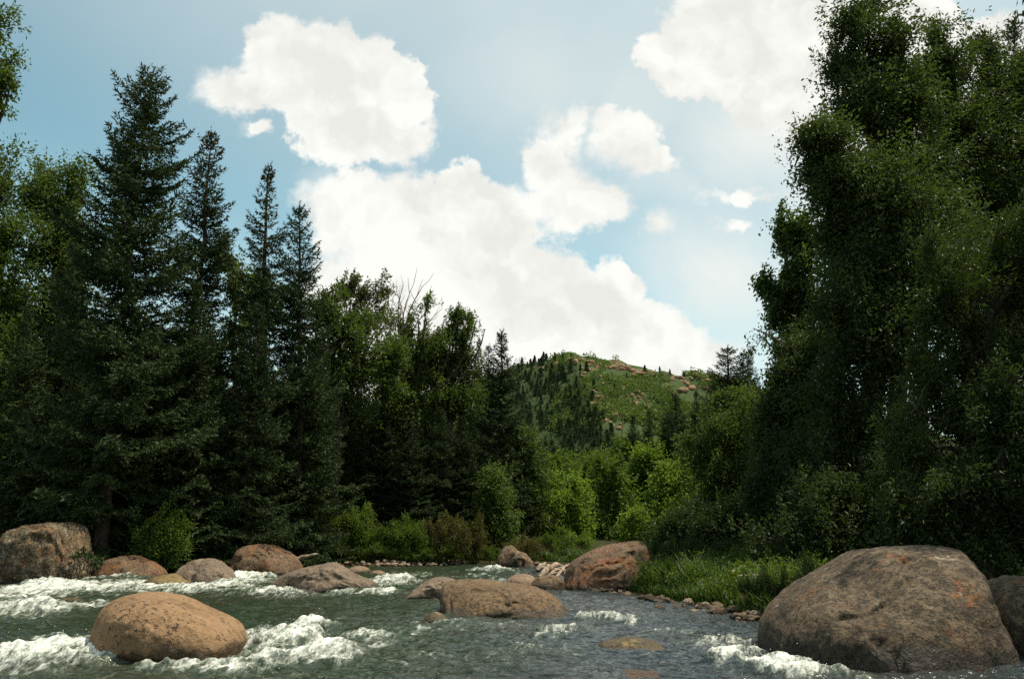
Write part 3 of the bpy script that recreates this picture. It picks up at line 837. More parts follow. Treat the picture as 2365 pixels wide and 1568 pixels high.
def spruce_geo(seed, H, R, bare=0.03, tuft=0.135, step=0.10, whorl=0.24, nb=6, top_up=0.75, low_up=-0.10, gaps=0.12, shape=0.85, lean=0.0, width=0.42):
    """Trunk, bough wood and needle sprays of a spruce H tall whose lowest boughs are R long."""
    r = np.random.RandomState(seed)
    T, W = Tubes(), Tubes()
    hh = np.linspace(0, 1, 12)
    sway = np.cumsum(r.normal(size=(12, 2)) * 0.004 * H, 0); sway -= sway[0]
    def axis(h):
        k = np.clip(h / H, 0, 1)
        return np.stack([np.interp(k, hh, sway[:, 0]) + lean * np.asarray(h), np.interp(k, hh, sway[:, 1]), np.asarray(h)], -1)
    T.add(axis(np.append(-0.4, hh[1:] * H)), 0.013 * H * (1 - hh) ** 0.9 + 0.012, 8)
    TW = [[], [], []]                     # twig start, direction, length
    h = bare * H
    while h < H * 0.985:
        k = h / H
        full = R * (1 - k) ** shape * (1 + 0.16 * math.sin(h * 2.1 + seed) + 0.10 * math.sin(h * 5.3))
        full = min(full, 0.12 + 0.62 * (H - h))
        n = nb if k < 0.8 else max(3, nb - 2)
        a0 = r.uniform(0, 6.28)
        for j in range(n):
            if r.rand() < gaps: continue
            az = a0 + j * 6.283 / n + r.normal() * 0.25
            L = max(0.16, full * r.choice([1.0, 0.85, 0.6, 1.28], p=[.38, .28, .20, .14]) * r.uniform(0.85, 1.08))
            hz = h + r.uniform(-.5, .5) * whorl
            e = low_up + (top_up - low_up) * k ** 1.3 + r.normal() * 0.08
            t = np.linspace(0, 1, 8)
            out = np.array([math.cos(az), math.sin(az), 0])
            zc = L * (e * t - 0.34 * (1 - k) * t + 0.26 * t ** 2.6)
            P = axis(hz) + out * (L * t * (1 - 0.08 * t))[:, None] + np.array([0, 0, 1]) * zc[:, None]
            W.add(P, 0.006 + 0.016 * L * (1 - t) * 0.5, 3)
            m_ = max(3, int(L / step))
            tt = np.linspace(0.10, 1.0, m_)
            Pt = np.stack([np.interp(tt, t, P[:, i]) for i in range(3)], -1)
            tan = unit(np.stack([np.interp(tt, t, np.gradient(P[:, i])) for i in range(3)], -1))
            sd = unit(np.cross(tan, [0, 0, 1.0]))
            for sgn in (-1, 1):
                d = unit(tan * 0.75 + sgn * sd * r.uniform(0.6, 1.0, (m_, 1)) + np.array([0, 0, -0.18]) + r.normal(size=(m_, 3)) * 0.16)
                ln = np.clip((0.15 + 0.36 * L * (1 - tt) ** 0.8 * np.minimum(1, tt * 4)) * r.uniform(0.7, 1.2, m_), 0.12, 0.62)
                TW[0].append(Pt); TW[1].append(d); TW[2].append(ln)
            # the bough's own tip
            TW[0].append(Pt[-2:]); TW[1].append(unit(tan[-2:] + r.normal(size=(2, 3)) * .1)); TW[2].append(np.full(2, 0.14))
        h += whorl * r.uniform(0.75, 1.2) * (0.75 + 0.5 * (1 - k))
    # leader
    lt = np.linspace(0.975, 1.0, 6)
    TW[0].append(axis(lt * H)); TW[1].append(unit(np.array([0, 0, 1.0]) + r.normal(size=(6, 3)) * .35)); TW[2].append(np.full(6, 0.22))
    S, Dn, Ln = np.concatenate(TW[0]), np.concatenate(TW[1]), np.concatenate(TW[2])
    cnt = np.maximum(3, (Ln / (tuft * 0.36)).astype(int))
    idx = np.repeat(np.arange(len(S)), cnt)
    pos = (np.arange(len(idx)) - np.repeat(np.cumsum(cnt) - cnt, cnt) + r.rand(len(idx)) * 0.6) / cnt[idx]
    C = S[idx] + Dn[idx] * (Ln[idx] * pos)[:, None]
    C[:, 2] -= 0.10 * Ln[idx] * pos ** 2
    A = unit(Dn[idx] * 0.75 + unit(r.normal(size=C.shape)) * 0.75)
    B = unit(np.cross(A, unit(r.normal(size=C.shape))))
    l = tuft * r.uniform(0.7, 1.25, len(idx))[:, None]
    V = np.stack([C - B * l * width * .5, C + B * l * width * .5, C + A * l], 1).reshape(-1, 3)
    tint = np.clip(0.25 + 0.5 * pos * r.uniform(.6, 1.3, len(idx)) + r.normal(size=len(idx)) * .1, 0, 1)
    F = np.arange(len(V)).reshape(-1, 3)
    return T, W, (V, F, np.repeat(tint, 3))


def spruce_proto(seed, H, R, mat='spruce', name='spruce', cones=False, **kw):
    T, W, (V, F, ti) = spruce_geo(seed, H, R, **kw)
    root = empty(name, (0, 0, 0))
    tr = obj('trunk', T.mesh('trunk'), M['bark'], root)
    tag(obj('boughs', W.mesh('boughs'), M['bark'], tr), kind='stuff')
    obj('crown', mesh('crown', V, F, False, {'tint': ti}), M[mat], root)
    if cones:
        r = np.random.RandomState(seed + 1)
        k = V[::3][(V[::3, 2] > H * 0.83)]
        k = k[r.choice(len(k), min(70, len(k)), False)]
        k = k[r.rand(len(k)) < sstep(k[:, 2], H * .84, H * .97) * .8 + .1]
        v, f = ICO[2]
        s = r.uniform(0.7, 1.2, len(k))
        VV = (k[:, None, :] + v[None] * np.array([.032, .032, .075]) * s[:, None, None] - np.array([0, 0, .06])).reshape(-1, 3)
        FF = (f[None] + len(v) * np.arange(len(k))[:, None, None]).reshape(-1, 3)
        tag(obj('cones', mesh('cones', VV, FF, True), M['cone'], root), kind='stuff')
    root['H'] = H
    return root


def stand(root, base, top, Y, label, group=None, width=1.0, spin=None, cat='tree'):
    """Stands a tree so that its foot is in direction base and its tip in direction top, Y metres up the valley."""
    H0 = root['H']
    b = at(base, 1290, Y); z0 = gz(b[0], Y)
    t = at(top[0], top[1], Y)
    h = math.hypot(t[0] - b[0], t[2] - z0)
    root.location = (b[0], Y, z0 - 0.05)
    s = h / H0
    root.scale = (s * width, s * width, s)
    ax = Vector((t[0] - b[0], 0, t[2] - z0)).normalized()
    q = Vector((0, 0, 1)).rotation_difference(ax) @ Matrix.Rotation(spin if spin is not None else random.uniform(0, 6.28), 3, 'Z').to_quaternion()
    root.rotation_euler = q.to_euler()
    return tag(root, label, cat, group)


S1 = spruce_proto(11, 17.4, 3.0, cones=True, nb=6, whorl=0.27, gaps=0.12, step=0.085, top_up=0.55, shape=0.46)
stand(S1, 232, (353, 163), 26, 'tallest dark spruce on the left bank, brown cones clustered at its tip', spin=0.4)
S2 = spruce_proto(12, 15.5, 2.3, cones=True, nb=6, whorl=0.27, gaps=0.10, top_up=0.5, shape=0.62, tuft=0.13)
S3 = spruce_proto(13, 15.0, 2.9, cones=True, nb=6, whorl=0.34, gaps=0.14, top_up=0.38, shape=0.82, tuft=0.12, width=.4)
S4 = spruce_proto(14, 12.0, 2.3, nb=6, whorl=0.24, gaps=0.10, top_up=0.6, shape=0.75)
stand(S2, 395, (478, 298), 29, 'slim dark spruce close to the right of the tallest spruce', spin=1.0)
stand(S3, 585, (636, 376), 30, 'thin spire-topped spruce with open upswept boughs against the sky', spin=2.2)


def more(src, *a, **k):
    return stand(copy_tree(src), *a, **k)


more(S2, 690, (702, 468), 30.5, 'small-headed spruce right of the spire-topped spruce', spin=3.4)
stand(S4, 1166, (1172, 762), 39.5, 'lone pointed dark fir in front of the hill\'s left edge', width=1.15, spin=.3)
more(S4, 1222, (1226, 948), 60, 'thin fir behind the lone pointed fir', width=.7)
more(S3, 1100, (1104, 778), 52, 'slender spire left of the lone pointed fir, the more distant', width=.8)
more(S2, 1126, (1133, 795), 50, 'short spruce tip just left of the lone pointed fir')
for (b, t, Y, src, lab) in ((455, (470, 640), 27.4, S4, 'broad skirted spruce before the slim spruce'), (560, (585, 700), 28, S4, 'bushy spruce below the spire-topped spruce'),
                           (700, (728, 770), 32.5, S1, 'wide shadowed spruce under the small-headed spruce'), (830, (846, 838), 37, S4, 'dark spruce under the pale poplar tops'),
                           (930, (940, 905), 39, S1, 'dark spruce below the bare upright twigs'), (1030, (1036, 860), 42, S4, 'dark spruce below the limbed cottonwood'),
                           (1092, (1098, 900), 43, S2, 'spruce with lit sprays left below the lone pointed fir'), (60, (80, 700), 28, S4, 'dark spruce behind the tall square boulder'),
                           (140, (160, 560), 30, S2, 'spruce standing tight against the tallest spruce on its left'), (330, (345, 760), 27.6, S4, 'low bushy spruce at the foot of the tallest spruce')):
    more(src, b, t, Y, lab)
for (b, t, Y, src, lab) in ((790, (800, 905), 36, S4, 'low spruce behind the tall green bush'), (872, (884, 935), 37, S1, 'low dark spruce behind the round green bush'), (948, (958, 975), 36.5, S4, 'low spruce with lit right side left of the olive shrub'),
                           (1018, (1024, 940), 37.5, S2, 'low spruce rising behind the olive-brown shrub'), (1072, (1076, 960), 38, S4, 'low spruce right of the olive-brown shrub'), (690, (700, 930), 34, S4, 'low spruce left of the tall green bush')):
    more(src, b, t, Y, lab, width=1.5)
rr = random.Random(9)
for i in range(46):
    b = -260 + i * 31 + rr.uniform(-12, 12)
    Y = rr.uniform(33, 42) if b < 640 else rr.uniform(40, 48)
    ty = np.interp(b, [-260, 100, 420, 700, 900, 1150], [640, 700, 760, 830, 920, 980]) + rr.uniform(-30, 50)
    more((S1, S4, S2, S4)[i % 4], b, (b + rr.uniform(0, 16), ty), Y, 'dark spruce standing in the shade behind the front row', 'shaded spruces behind the front row', width=1.25)
for (b, t, Y, src, lab, w) in ((1688, (1690, 798), 62, S2, 'tall open pine on the right, highest of the far trio', 2.0), (1716, (1722, 806), 64, S4, 'dense pine tight behind the tall open pine', 1.2), (1742, (1740, 800), 60, S4, 'narrow spire right of the tall open pine', .8),
                              (1640, (1642, 880), 56, S4, 'dark fir left of the tall open pine', .9), (1612, (1610, 900), 60, S2, 'thin fir next to the dark fir by the pines', .9), (1572, (1570, 905), 52, S4, 'broad dull fir before the hill\'s right end', 1.35),
                              (1545, (1548, 950), 50, S1, 'low broad fir below the dull fir', 1.1), (1500, (1502, 945), 58, S2, 'fir in front of the hill\'s tan scree', 1.1), (1466, (1468, 955), 66, S4, 'small fir below the rocky rib', 1.0),
                              (1590, (1596, 985), 46, S4, 'dark fir above the brightest young poplars', 1.2), (1660, (1664, 960), 48, S2, 'fir in the dusk below the tall open pine', 1.2), (1700, (1706, 900), 50, S4, 'fir beside the aspen\'s foot', 1.2)):
    more(src, b, t, Y, lab, width=w)
more(S2, 2350, (2346, 40), 31, 'spruce tip showing at the top right behind the cottonwoods', width=.8)
more(S1, 2420, (2400, 120), 33, 'spruce at the right edge behind the cottonwoods', width=.8)


# ------------------------------------------------------------------ broadleaved trees
def leaf_cloud(r, C, n, sigma, size, aspect=0.45, droop=0.3, fold=0.12, tint=None, dirs=None):
    """n leaves round each of the points C, drawn out along dirs into sprays; each leaf is a folded four-cornered blade."""
    k = len(C); idx = np.repeat(np.arange(k), n)
    o = np.clip(r.normal(size=(len(idx), 3)), -1.7, 1.7)
    sg = np.asarray(sigma)[idx][:, None] if np.ndim(sigma) else sigma
    if dirs is None:
        off = o * np.array([1, 1, 0.8]) * sg
        lead = unit(o) * 0.6
    else:
        d = dirs[idx]
        along = np.clip(o[:, :1] * 1.4, -1.8, 1.6)
        off = (o * 0.52 + d * along) * sg
        off[:, 2] -= 0.16 * sg[:, 0] * along[:, 0] ** 2 if np.ndim(sg) else 0.16 * sg * along[:, 0] ** 2
        lead = d * 0.7 + unit(o) * 0.35
    P = C[idx] + off
    A = unit(lead + unit(r.normal(size=P.shape)) * 0.8 + np.array([0, 0, -droop]))
    Nn = unit(r.normal(size=P.shape) * 0.8 + np.array([0, 0, 0.9]))
    B = unit(np.cross(A, Nn)); Nn = np.cross(B, A)
    l = (size * r.uniform(0.55, 1.4, len(idx)))[:, None]; w = l * aspect * 0.5
    V = np.stack([P, P + A * l * .45 + B * w + Nn * l * fold, P + A * l, P + A * l * .45 - B * w + Nn * l * fold], 1).reshape(-1, 3)
    F = np.arange(len(V)).reshape(-1, 4)
    base = (np.asarray(tint)[idx] if tint is not None else 0.5)
    ti = np.clip(base + r.normal(size=len(idx)) * 0.16, 0, 1)
    return V, F, np.repeat(ti, 4)


def crown_points(r, E, n, shell=2.0, gap=0.0, gseed=0.0):
    """Boughs fan out from the heart of each mass; the n points are the sprays along them, with their directions."""
    E = np.asarray(E, float)
    w = (E[:, 3] * E[:, 4] * E[:, 5]) ** (2 / 3); w /= w.sum()
    per = 5
    m = max(1, n // per)
    e = E[r.choice(len(E), m, p=w)]
    d = unit(r.normal(size=(m, 3)) + np.array([0, 0, 0.25]))
    L = 0.92 * (1 + 0.30 * fbm(d * 1.8 + e[:, :3] * 0.9, 3)) * r.choice([1.0, 0.86, 1.18, 0.7, 1.38], m, p=[.42, .25, .14, .13, .06])
    hub = e[:, :3] - np.array([0, 0, 0.30]) * e[:, 5:6]
    end = e[:, :3] + d * e[:, 3:6] * L[:, None]
    t = (np.linspace(0.40, 1.0, per)[None, :] + r.uniform(-.06, .06, (m, per)))[..., None]
    size = e[:, 3:6].mean(1)[:, None, None]
    P = hub[:, None] * (1 - t) + end[:, None] * t
    P[..., 2] += (0.16 * size * np.sin(t * 3.0))[..., 0]
    P += r.normal(size=P.shape) * 0.10 * size * (0.5 + t)
    D = unit((end - hub)[:, None] + np.array([0, 0, -0.45]) * size * (t - 0.45) + r.normal(size=P.shape) * 0.45 * size)
    P, D = P.reshape(-1, 3), D.reshape(-1, 3)
    if gap:
        k = perlin(P * 0.75 + gseed) > -0.5 + gap
        P, D = P[k], D[k]
    return P, D


def broadleaf(name, label, base, E, mat, seed, clumps, leaves, size, aspect=0.45, sigma=0.28, bark='bark_grey', group=None, r0=0.2, shell=2.0, gap=0.25, limbs=True, droop=0.3, cat='tree', parts=('trunk', 'crown'), fork=0.3, lead=None):
    """A tree: trunk up through the crown, a limb into every mass of the crown, twigs to the clumps, leaves."""
    r = np.random.RandomState(seed)
    base = np.asarray(base, float); E = np.asarray(E, float)
    top = E[np.argmax(E[:, 2]) if lead is None else lead]
    root = empty(name, tuple(base))
    P, PD = crown_points(r, E, clumps, shell, gap, seed * 3.3)
    T = Tubes()
    t = np.linspace(0, 1, 10)[:, None]
    mid = np.append(E[:, :2].mean(0), 0)
    ax = base * (1 - t) + top[:3] * t
    ax[:, :2] += (np.sin(t * 3.14) * (mid[None, :2] - (base[:2] + top[:2]) / 2) * 0.5)
    ax += r.normal(size=ax.shape) * 0.05 * np.linalg.norm(top[:3] - base) * 0.2 * np.sin(t * 3.14)
    T.add(ax - base, r0 * (1 - t[:, 0]) ** 0.8 + 0.015, 8)
    tr = obj(parts[0], T.mesh(parts[0]), M[bark], root)
    hubs = [ax[k] for k in range(3, 10)]
    if limbs:
        W = Tubes()
        for e in E:
            s = ax[np.argmin(np.abs(ax[:, 2] - (base[2] + fork * (e[2] - base[2]) + (0.45 * (e[2] - base[2])))))]
            q = np.linspace(0, 1, 6)[:, None]
            C_ = s * (1 - q) + e[:3] * q + np.array([0, 0, 0.10]) * np.linalg.norm(e[:3] - s) * np.sin(q * 3.14) + r.normal(size=(6, 3)) * .05
            C_[0] = s
            W.add(C_ - base, r0 * 0.42 * (1 - q[:, 0]) + 0.012, 5)
            hubs += list(C_[2:])
        Hb = np.array(hubs)
        for c in P[::2]:
            d = np.linalg.norm(Hb - c, axis=1); h = Hb[np.argmin(d)]
            m_ = (h + c) / 2 + r.normal(size=3) * 0.12 * d.min()
            W.add(np.array([h, m_, c]) - base, [0.016, 0.010, 0.004], 3)
        tag(obj('branches', W.mesh('branches'), M[bark], tr), kind='stuff')
    ct = np.clip(0.5 + 0.45 * perlin(P * 0.8 + seed) + r.normal(size=len(P)) * 0.10, 0, 1)
    V, F, ti = leaf_cloud(r, P - base, leaves, sigma * r.uniform(0.75, 1.3, len(P)), size, aspect, droop, tint=ct, dirs=PD)
    obj(parts[1], mesh(parts[1], V, F, False, {'tint': ti}), M[mat], root)
    root['H'] = float((E[:, 2] + E[:, 5]).max() - base[2])
    return tag(root, label, cat, group)


def masses(Y, L, dy=0.0, deep=1.0, seed=0, wide=1):
    """Crown masses seen at (px, py) with half-widths in the same measure, Y metres up the valley, as thick as they are wide."""
    r = np.random.RandomState(seed); out = []
    for q in L:
        px, py, rx, ry = q[:4]
        y = Y + (q[4] if len(q) > 4 else r.uniform(-.5, .5) * dy)
        c = at(px, py, y)
        if wide != 1: rx, ry = rx * wide, ry / wide ** .5
        out.append((c[0], c[1], c[2], rx / FOC * y, min(rx, ry * 1.2) / FOC * y * deep, ry / FOC * y))
    return out


def foot(px, Y, sink=0.1):
    b = at(px, 1290, Y); return (b[0], Y, gz(b[0], Y) - sink)


# right bank giants
broadleaf('cottonwood', 'tallest cottonwood on the right, its crown rising past the top of the picture', foot(2080, 23), masses(23, [
    (1985, 60, 62, 80), (1962, 150, 62, 90), (2030, 170, 80, 110), (2070, 120, 50, 80), (1985, 250, 70, 80), (2060, 280, 85, 90), (2100, 220, 50, 90), (2010, 20, 40, 50),
    (2120, 420, 110, 120), (2150, 600, 140, 140)], 1.5, wide=1.18), 'cotton_mid', 21, 1250, 56, 0.13, 0.42, 0.31, gap=0.14, r0=.3)
broadleaf('cottonwood', 'spreading cottonwood whose left boughs hang out over the pale sky', foot(2010, 21.5), masses(21.5, [
    (1872, 318, 44, 42), (1905, 360, 55, 52), (1875, 400, 36, 46), (1935, 330, 44, 40), (1918, 430, 48, 46), (1985, 420, 80, 80), (2060, 470, 110, 110), (1975, 520, 75, 80), (2000, 630, 95, 100), (1905, 440, 30, 30), (1935, 540, 40, 60), (1945, 620, 55, 70), (1960, 480, 60, 60)], 1.5, wide=1.18),
    'cotton_mid', 22, 1150, 54, 0.125, 0.42, 0.30, gap=0.08, r0=.26, lead=6)
broadleaf('cottonwood', 'cottonwood with a separate rounded top right of the tallest one', foot(2240, 25), masses(25, [
    (2175, 75, 42, 55), (2170, 150, 66, 70), (2205, 200, 62, 80), (2170, 250, 80, 80), (2230, 330, 110, 110), (2200, 460, 130, 130)], 1.5, wide=1.18), 'cotton_mid', 23, 760, 60, 0.13, 0.42, 0.31, gap=0.12, r0=.26)
broadleaf('cottonwood', 'cottonwood with a feathery top near the upper right corner', foot(2340, 25.5), masses(25.5, [
    (2285, 95, 46, 45), (2300, 160, 62, 66), (2330, 220, 64, 80), (2290, 270, 70, 70), (2340, 340, 90, 100), (2380, 180, 50, 80), (2330, 480, 110, 120)], 1.5, wide=1.18), 'cotton_mid', 24, 760, 60, 0.13, 0.42, 0.31, gap=0.12, r0=.26)
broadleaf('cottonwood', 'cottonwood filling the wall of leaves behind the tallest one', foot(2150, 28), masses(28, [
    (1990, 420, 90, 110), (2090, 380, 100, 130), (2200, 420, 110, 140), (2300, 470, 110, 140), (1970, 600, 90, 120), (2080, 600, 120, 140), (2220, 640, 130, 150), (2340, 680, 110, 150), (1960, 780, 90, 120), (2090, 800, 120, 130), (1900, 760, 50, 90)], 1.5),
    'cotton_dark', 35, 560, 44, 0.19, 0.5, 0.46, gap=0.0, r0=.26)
broadleaf('aspen', 'slender aspen standing out against the sky left of the cottonwoods', foot(1850, 27), masses(27, [
    (1810, 515, 22, 40), (1828, 560, 36, 58), (1862, 530, 20, 42), (1868, 590, 30, 60), (1835, 640, 50, 50), (1800, 680, 36, 36), (1768, 655, 18, 26), (1850, 700, 50, 50), (1800, 730, 32, 34), (1850, 790, 50, 70), (1890, 690, 30, 60)], .8),
    'aspen', 25, 520, 46, 0.125, 0.62, 0.24, gap=0.0, r0=.14, shell=1.2)
broadleaf('cottonwood', 'low leafy tree below the aspen with a thin spray reaching left', foot(1850, 25), masses(25, [
    (1748, 765, 12, 10), (1762, 782, 18, 12), (1790, 800, 22, 18), (1830, 860, 56, 66), (1880, 820, 60, 80), (1800, 930, 50, 70), (1860, 960, 80, 90), (1930, 900, 80, 110), (1820, 1050, 74, 90), (1780, 1000, 40, 60)], 1),
    'cotton_dark', 26, 700, 54, 0.125, 0.42, 0.34, gap=0.0, r0=.18, lead=4)
broadleaf('cottonwood', 'dark rounded tree filling the middle of the right bank', foot(1980, 20.5), masses(20.5, [
    (1930, 700, 60, 90), (1985, 740, 90, 110), (2060, 800, 110, 130), (1950, 870, 90, 110), (2040, 980, 120, 130), (1950, 1040, 100, 110), (1910, 1130, 90, 90), (2090, 650, 90, 100)], 1.5),
    'cotton_dark', 27, 760, 60, 0.12, 0.42, 0.34, gap=0.0, r0=.24)
broadleaf('willow', 'nearest willow at the right edge with glinting narrow leaves', foot(2290, 16.5), masses(16.5, [
    (2150, 590, 50, 40), (2210, 600, 80, 80), (2300, 560, 80, 90), (2350, 640, 90, 120), (2190, 700, 90, 80), (2260, 760, 110, 110), (2350, 850, 100, 120), (2140, 760, 60, 60), (2180, 870, 110, 90), (2110, 940, 70, 70),
    (2230, 980, 130, 100), (2340, 1010, 100, 110), (2130, 1040, 90, 80), (2430, 760, 100, 180), (2420, 560, 90, 120)], 1.2), 'willow', 28, 900, 60, 0.115, 0.26, 0.20, gap=0.12, r0=.2, droop=.15)
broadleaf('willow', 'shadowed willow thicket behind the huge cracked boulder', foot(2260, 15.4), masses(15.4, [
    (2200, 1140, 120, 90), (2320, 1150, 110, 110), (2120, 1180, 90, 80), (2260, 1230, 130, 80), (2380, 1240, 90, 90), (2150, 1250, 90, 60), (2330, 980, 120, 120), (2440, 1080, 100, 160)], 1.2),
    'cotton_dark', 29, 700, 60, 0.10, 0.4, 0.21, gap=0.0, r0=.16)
broadleaf('willow', 'broad dark bush at the top of the grassy bank', foot(1950, 18.8), masses(18.8, [
    (1880, 1200, 90, 80), (1980, 1180, 110, 90), (2060, 1230, 90, 70), (1830, 1240, 60, 50), (1930, 1270, 110, 50), (1760, 1240, 60, 55), (2080, 1120, 100, 90)], 1), 'cotton_dark', 30, 520, 60, 0.11, 0.4, 0.22, gap=0.05, r0=.1)
broadleaf('alder', 'dark upright bush closing the gap below the aspen', foot(1800, 22.5), masses(22.5, [(1800, 1100, 60, 70), (1770, 1150, 60, 60), (1840, 1150, 60, 70), (1800, 1210, 80, 60), (1820, 1040, 50, 50)], 1), 'cotton_dark', 33, 420, 50, 0.12, 0.42, 0.24, gap=0.0, r0=.1)
broadleaf('alder', 'dark alder behind the big slanted boulder', foot(1650, 29), masses(29, [
    (1640, 1030, 60, 70), (1690, 1000, 60, 80), (1650, 1120, 80, 80), (1720, 1110, 70, 90), (1620, 1200, 80, 70), (1700, 1210, 90, 70), (1580, 1230, 50, 50), (1750, 1180, 60, 80), (1740, 1000, 50, 80)], 1.2),
    'cotton', 31, 600, 56, 0.13, 0.42, 0.27, gap=0.05, r0=.15)
broadleaf('alder', 'dark bush between the slanted boulder and the shaded grey boulder', foot(1680, 24.5), masses(24.5, [
    (1560, 1225, 50, 50), (1620, 1215, 60, 60), (1690, 1225, 70, 55), (1530, 1255, 34, 34), (1650, 1260, 70, 34), (1740, 1250, 60, 50)], 1), 'cotton_dark', 32, 360, 56, 0.12, 0.42, 0.24, gap=0.05, r0=.09)

# left bank
broadleaf('cottonwood', 'cottonwood mostly outside the picture, its boughs reaching in at the upper left', foot(-120, 21), masses(21, [
    (-8, 95, 26, 32), (22, 150, 18, 18), (2, 200, 32, 22), (-8, 250, 18, 16), (-60, 60, 60, 70), (-70, 180, 66, 80), (-130, 330, 80, 110), (-140, 160, 80, 120), (36, 195, 12, 11)], .8),
    'cotton', 41, 520, 60, 0.115, 0.45, 0.20, gap=0.0, r0=.22, shell=1.4)
broadleaf('cottonwood', 'sunlit light green cottonwood left of the tallest spruce', foot(110, 33), masses(33, [
    (160, 395, 34, 42), (110, 420, 44, 44), (175, 450, 40, 60), (120, 490, 60, 60), (70, 470, 34, 50), (160, 560, 62, 70), (90, 590, 70, 70), (150, 690, 76, 80), (70, 730, 80, 90), (190, 640, 40, 70), (120, 860, 90, 100)], 1.5),
    'cotton', 42, 820, 46, 0.15, 0.5, 0.36, gap=0.05, r0=.22)
broadleaf('cottonwood', 'pale green cottonwood at the left edge with a rounded top', foot(-20, 31), masses(31, [
    (0, 370, 26, 34), (10, 430, 36, 50), (-30, 470, 60, 80), (20, 540, 46, 60), (-20, 620, 70, 90), (20, 720, 60, 90), (-30, 850, 90, 110), (30, 980, 70, 110)], 1.2), 'cotton', 43, 640, 46, 0.145, 0.5, 0.36, gap=0.0, r0=.2)
broadleaf('cottonwood', 'small leafy tree glimpsed between the slim spruce and the spire', foot(545, 34), masses(34, [
    (530, 590, 36, 30), (560, 600, 30, 30), (545, 660, 50, 50), (610, 690, 40, 60), (570, 760, 60, 70)], 1), 'cotton', 44, 260, 46, 0.15, 0.5, 0.27, gap=0.2, r0=.13)
broadleaf('cottonwood', 'rounded green tree sloping down right of the small-headed spruce', foot(770, 35), masses(35, [
    (745, 660, 28, 34), (760, 720, 44, 50), (800, 770, 40, 60), (750, 800, 60, 70), (830, 760, 46, 60), (860, 830, 50, 70), (800, 880, 70, 80), (900, 860, 44, 80)], 1.2), 'cotton', 45, 480, 50, 0.155, 0.48, 0.29, gap=0.12, r0=.18)
broadleaf('poplar', 'pale thin-leaved poplar tops rising over the rounded green tree', foot(850, 41), masses(41, [
    (790, 665, 16, 28), (812, 675, 20, 34), (838, 668, 16, 34), (850, 690, 20, 40), (870, 680, 16, 34), (890, 668, 11, 46), (880, 720, 26, 40), (822, 720, 26, 40), (910, 730, 26, 40), (850, 760, 60, 50)], .8),
    'pale', 46, 330, 30, 0.15, 0.5, 0.20, gap=0.25, r0=.12, shell=0.8)
broadleaf('cottonwood', 'leafy tree closing the gap behind the limbed cottonwoods', foot(980, 47), masses(47, [
    (820, 880, 50, 70), (880, 850, 50, 60), (950, 880, 56, 66), (1030, 880, 56, 66), (1098, 905, 40, 60), (1000, 970, 80, 80), (900, 970, 80, 80)], 1.2), 'cotton', 49, 420, 40, 0.20, 0.5, 0.42, gap=0.0, r0=.2)
C1 = broadleaf('cottonwood', 'cottonwood with a fan of bare dead twigs above its crown', foot(930, 38), masses(38, [
    (985, 706, 16, 18), (966, 730, 22, 22), (945, 770, 36, 34), (985, 790, 30, 34), (915, 800, 34, 40), (950, 850, 50, 50), (1010, 800, 26, 30), (900, 880, 44, 60), (970, 930, 60, 70), (905, 960, 60, 70)], 1),
    'cotton', 47, 560, 44, 0.145, 0.45, 0.30, gap=0.05, r0=.2, shell=1.2)
b0 = np.array(C1.location)
rr2 = np.random.RandomState(4)
tr1 = [c for c in C1.children if c.name.startswith('trunk')][0]
for (a, b) in (((925, 800), (905, 690)), ((928, 780), (932, 660)), ((930, 790), (956, 655)), ((935, 780), (976, 662)), ((940, 770), (968, 678)), ((926, 790), (915, 672)), ((945, 790), (1000, 706)), ((960, 800), (1018, 716)), ((922, 800), (893, 700))):
    A, B = at(*a, 38), at(*b, 38 + rr2.uniform(-.8, .8))
    T = Tubes(); q = np.linspace(0, 1, 7)[:, None]
    P = A * (1 - q) + B * q; P[:, 0] += 0.22 * np.sin(q[:, 0] * 3.1) * np.sign(A[0] - B[0] + .01)
    T.add(P - b0, 0.045 * (1 - q[:, 0]) + 0.010, 5)
    for j in range(5):
        s = P[2 + j % 5]; e = s + (B - A) * rr2.uniform(.14, .3) + np.array([rr2.normal() * .25, rr2.normal() * .25, 0])
        T.add(np.array([s, (s + e) / 2 + rr2.normal(size=3) * .03, e]) - b0, [.016, .012, .006], 4)
    obj('bare_branch', T.mesh('bare_branch'), M['dead'], tr1)
C2 = broadleaf('cottonwood', 'cottonwood whose forked grey limbs show between leafy tufts', foot(1000, 39), masses(39, [
    (1062, 722, 18, 22), (1052, 750, 20, 24), (1090, 748, 13, 18), (1078, 780, 24, 22), (1016, 770, 18, 26), (1030, 800, 26, 30), (1000, 830, 28, 34), (1060, 840, 36, 34), (1020, 880, 44, 44), (1060, 930, 46, 60), (1080, 870, 20, 36)], .8),
    'cotton', 48, 520, 44, 0.145, 0.48, 0.26, gap=0.05, r0=.2, shell=1.0)
b0 = np.array(C2.location)
tr2 = [c for c in C2.children if c.name.startswith('trunk')][0]
for pts in (((1000, 960), (1015, 880), (1040, 800), (1062, 715)), ((1012, 900), (1050, 860), (1085, 800), (1100, 740)), ((1005, 930), (1070, 870), (1110, 800), (1120, 760)), ((1000, 940), (995, 860), (1012, 770)), ((985, 900), (940, 870), (925, 830))):
    P = np.array([at(*q, 38.6) for q in pts]); P = np.stack([np.interp(np.linspace(0, 1, 9), np.linspace(0, 1, len(P)), P[:, i]) for i in range(3)], -1)
    T = Tubes(); T.add(P - b0, np.linspace(.085, .015, 9), 6)
    obj('branch', T.mesh('branch'), M['bark_grey'], tr2)

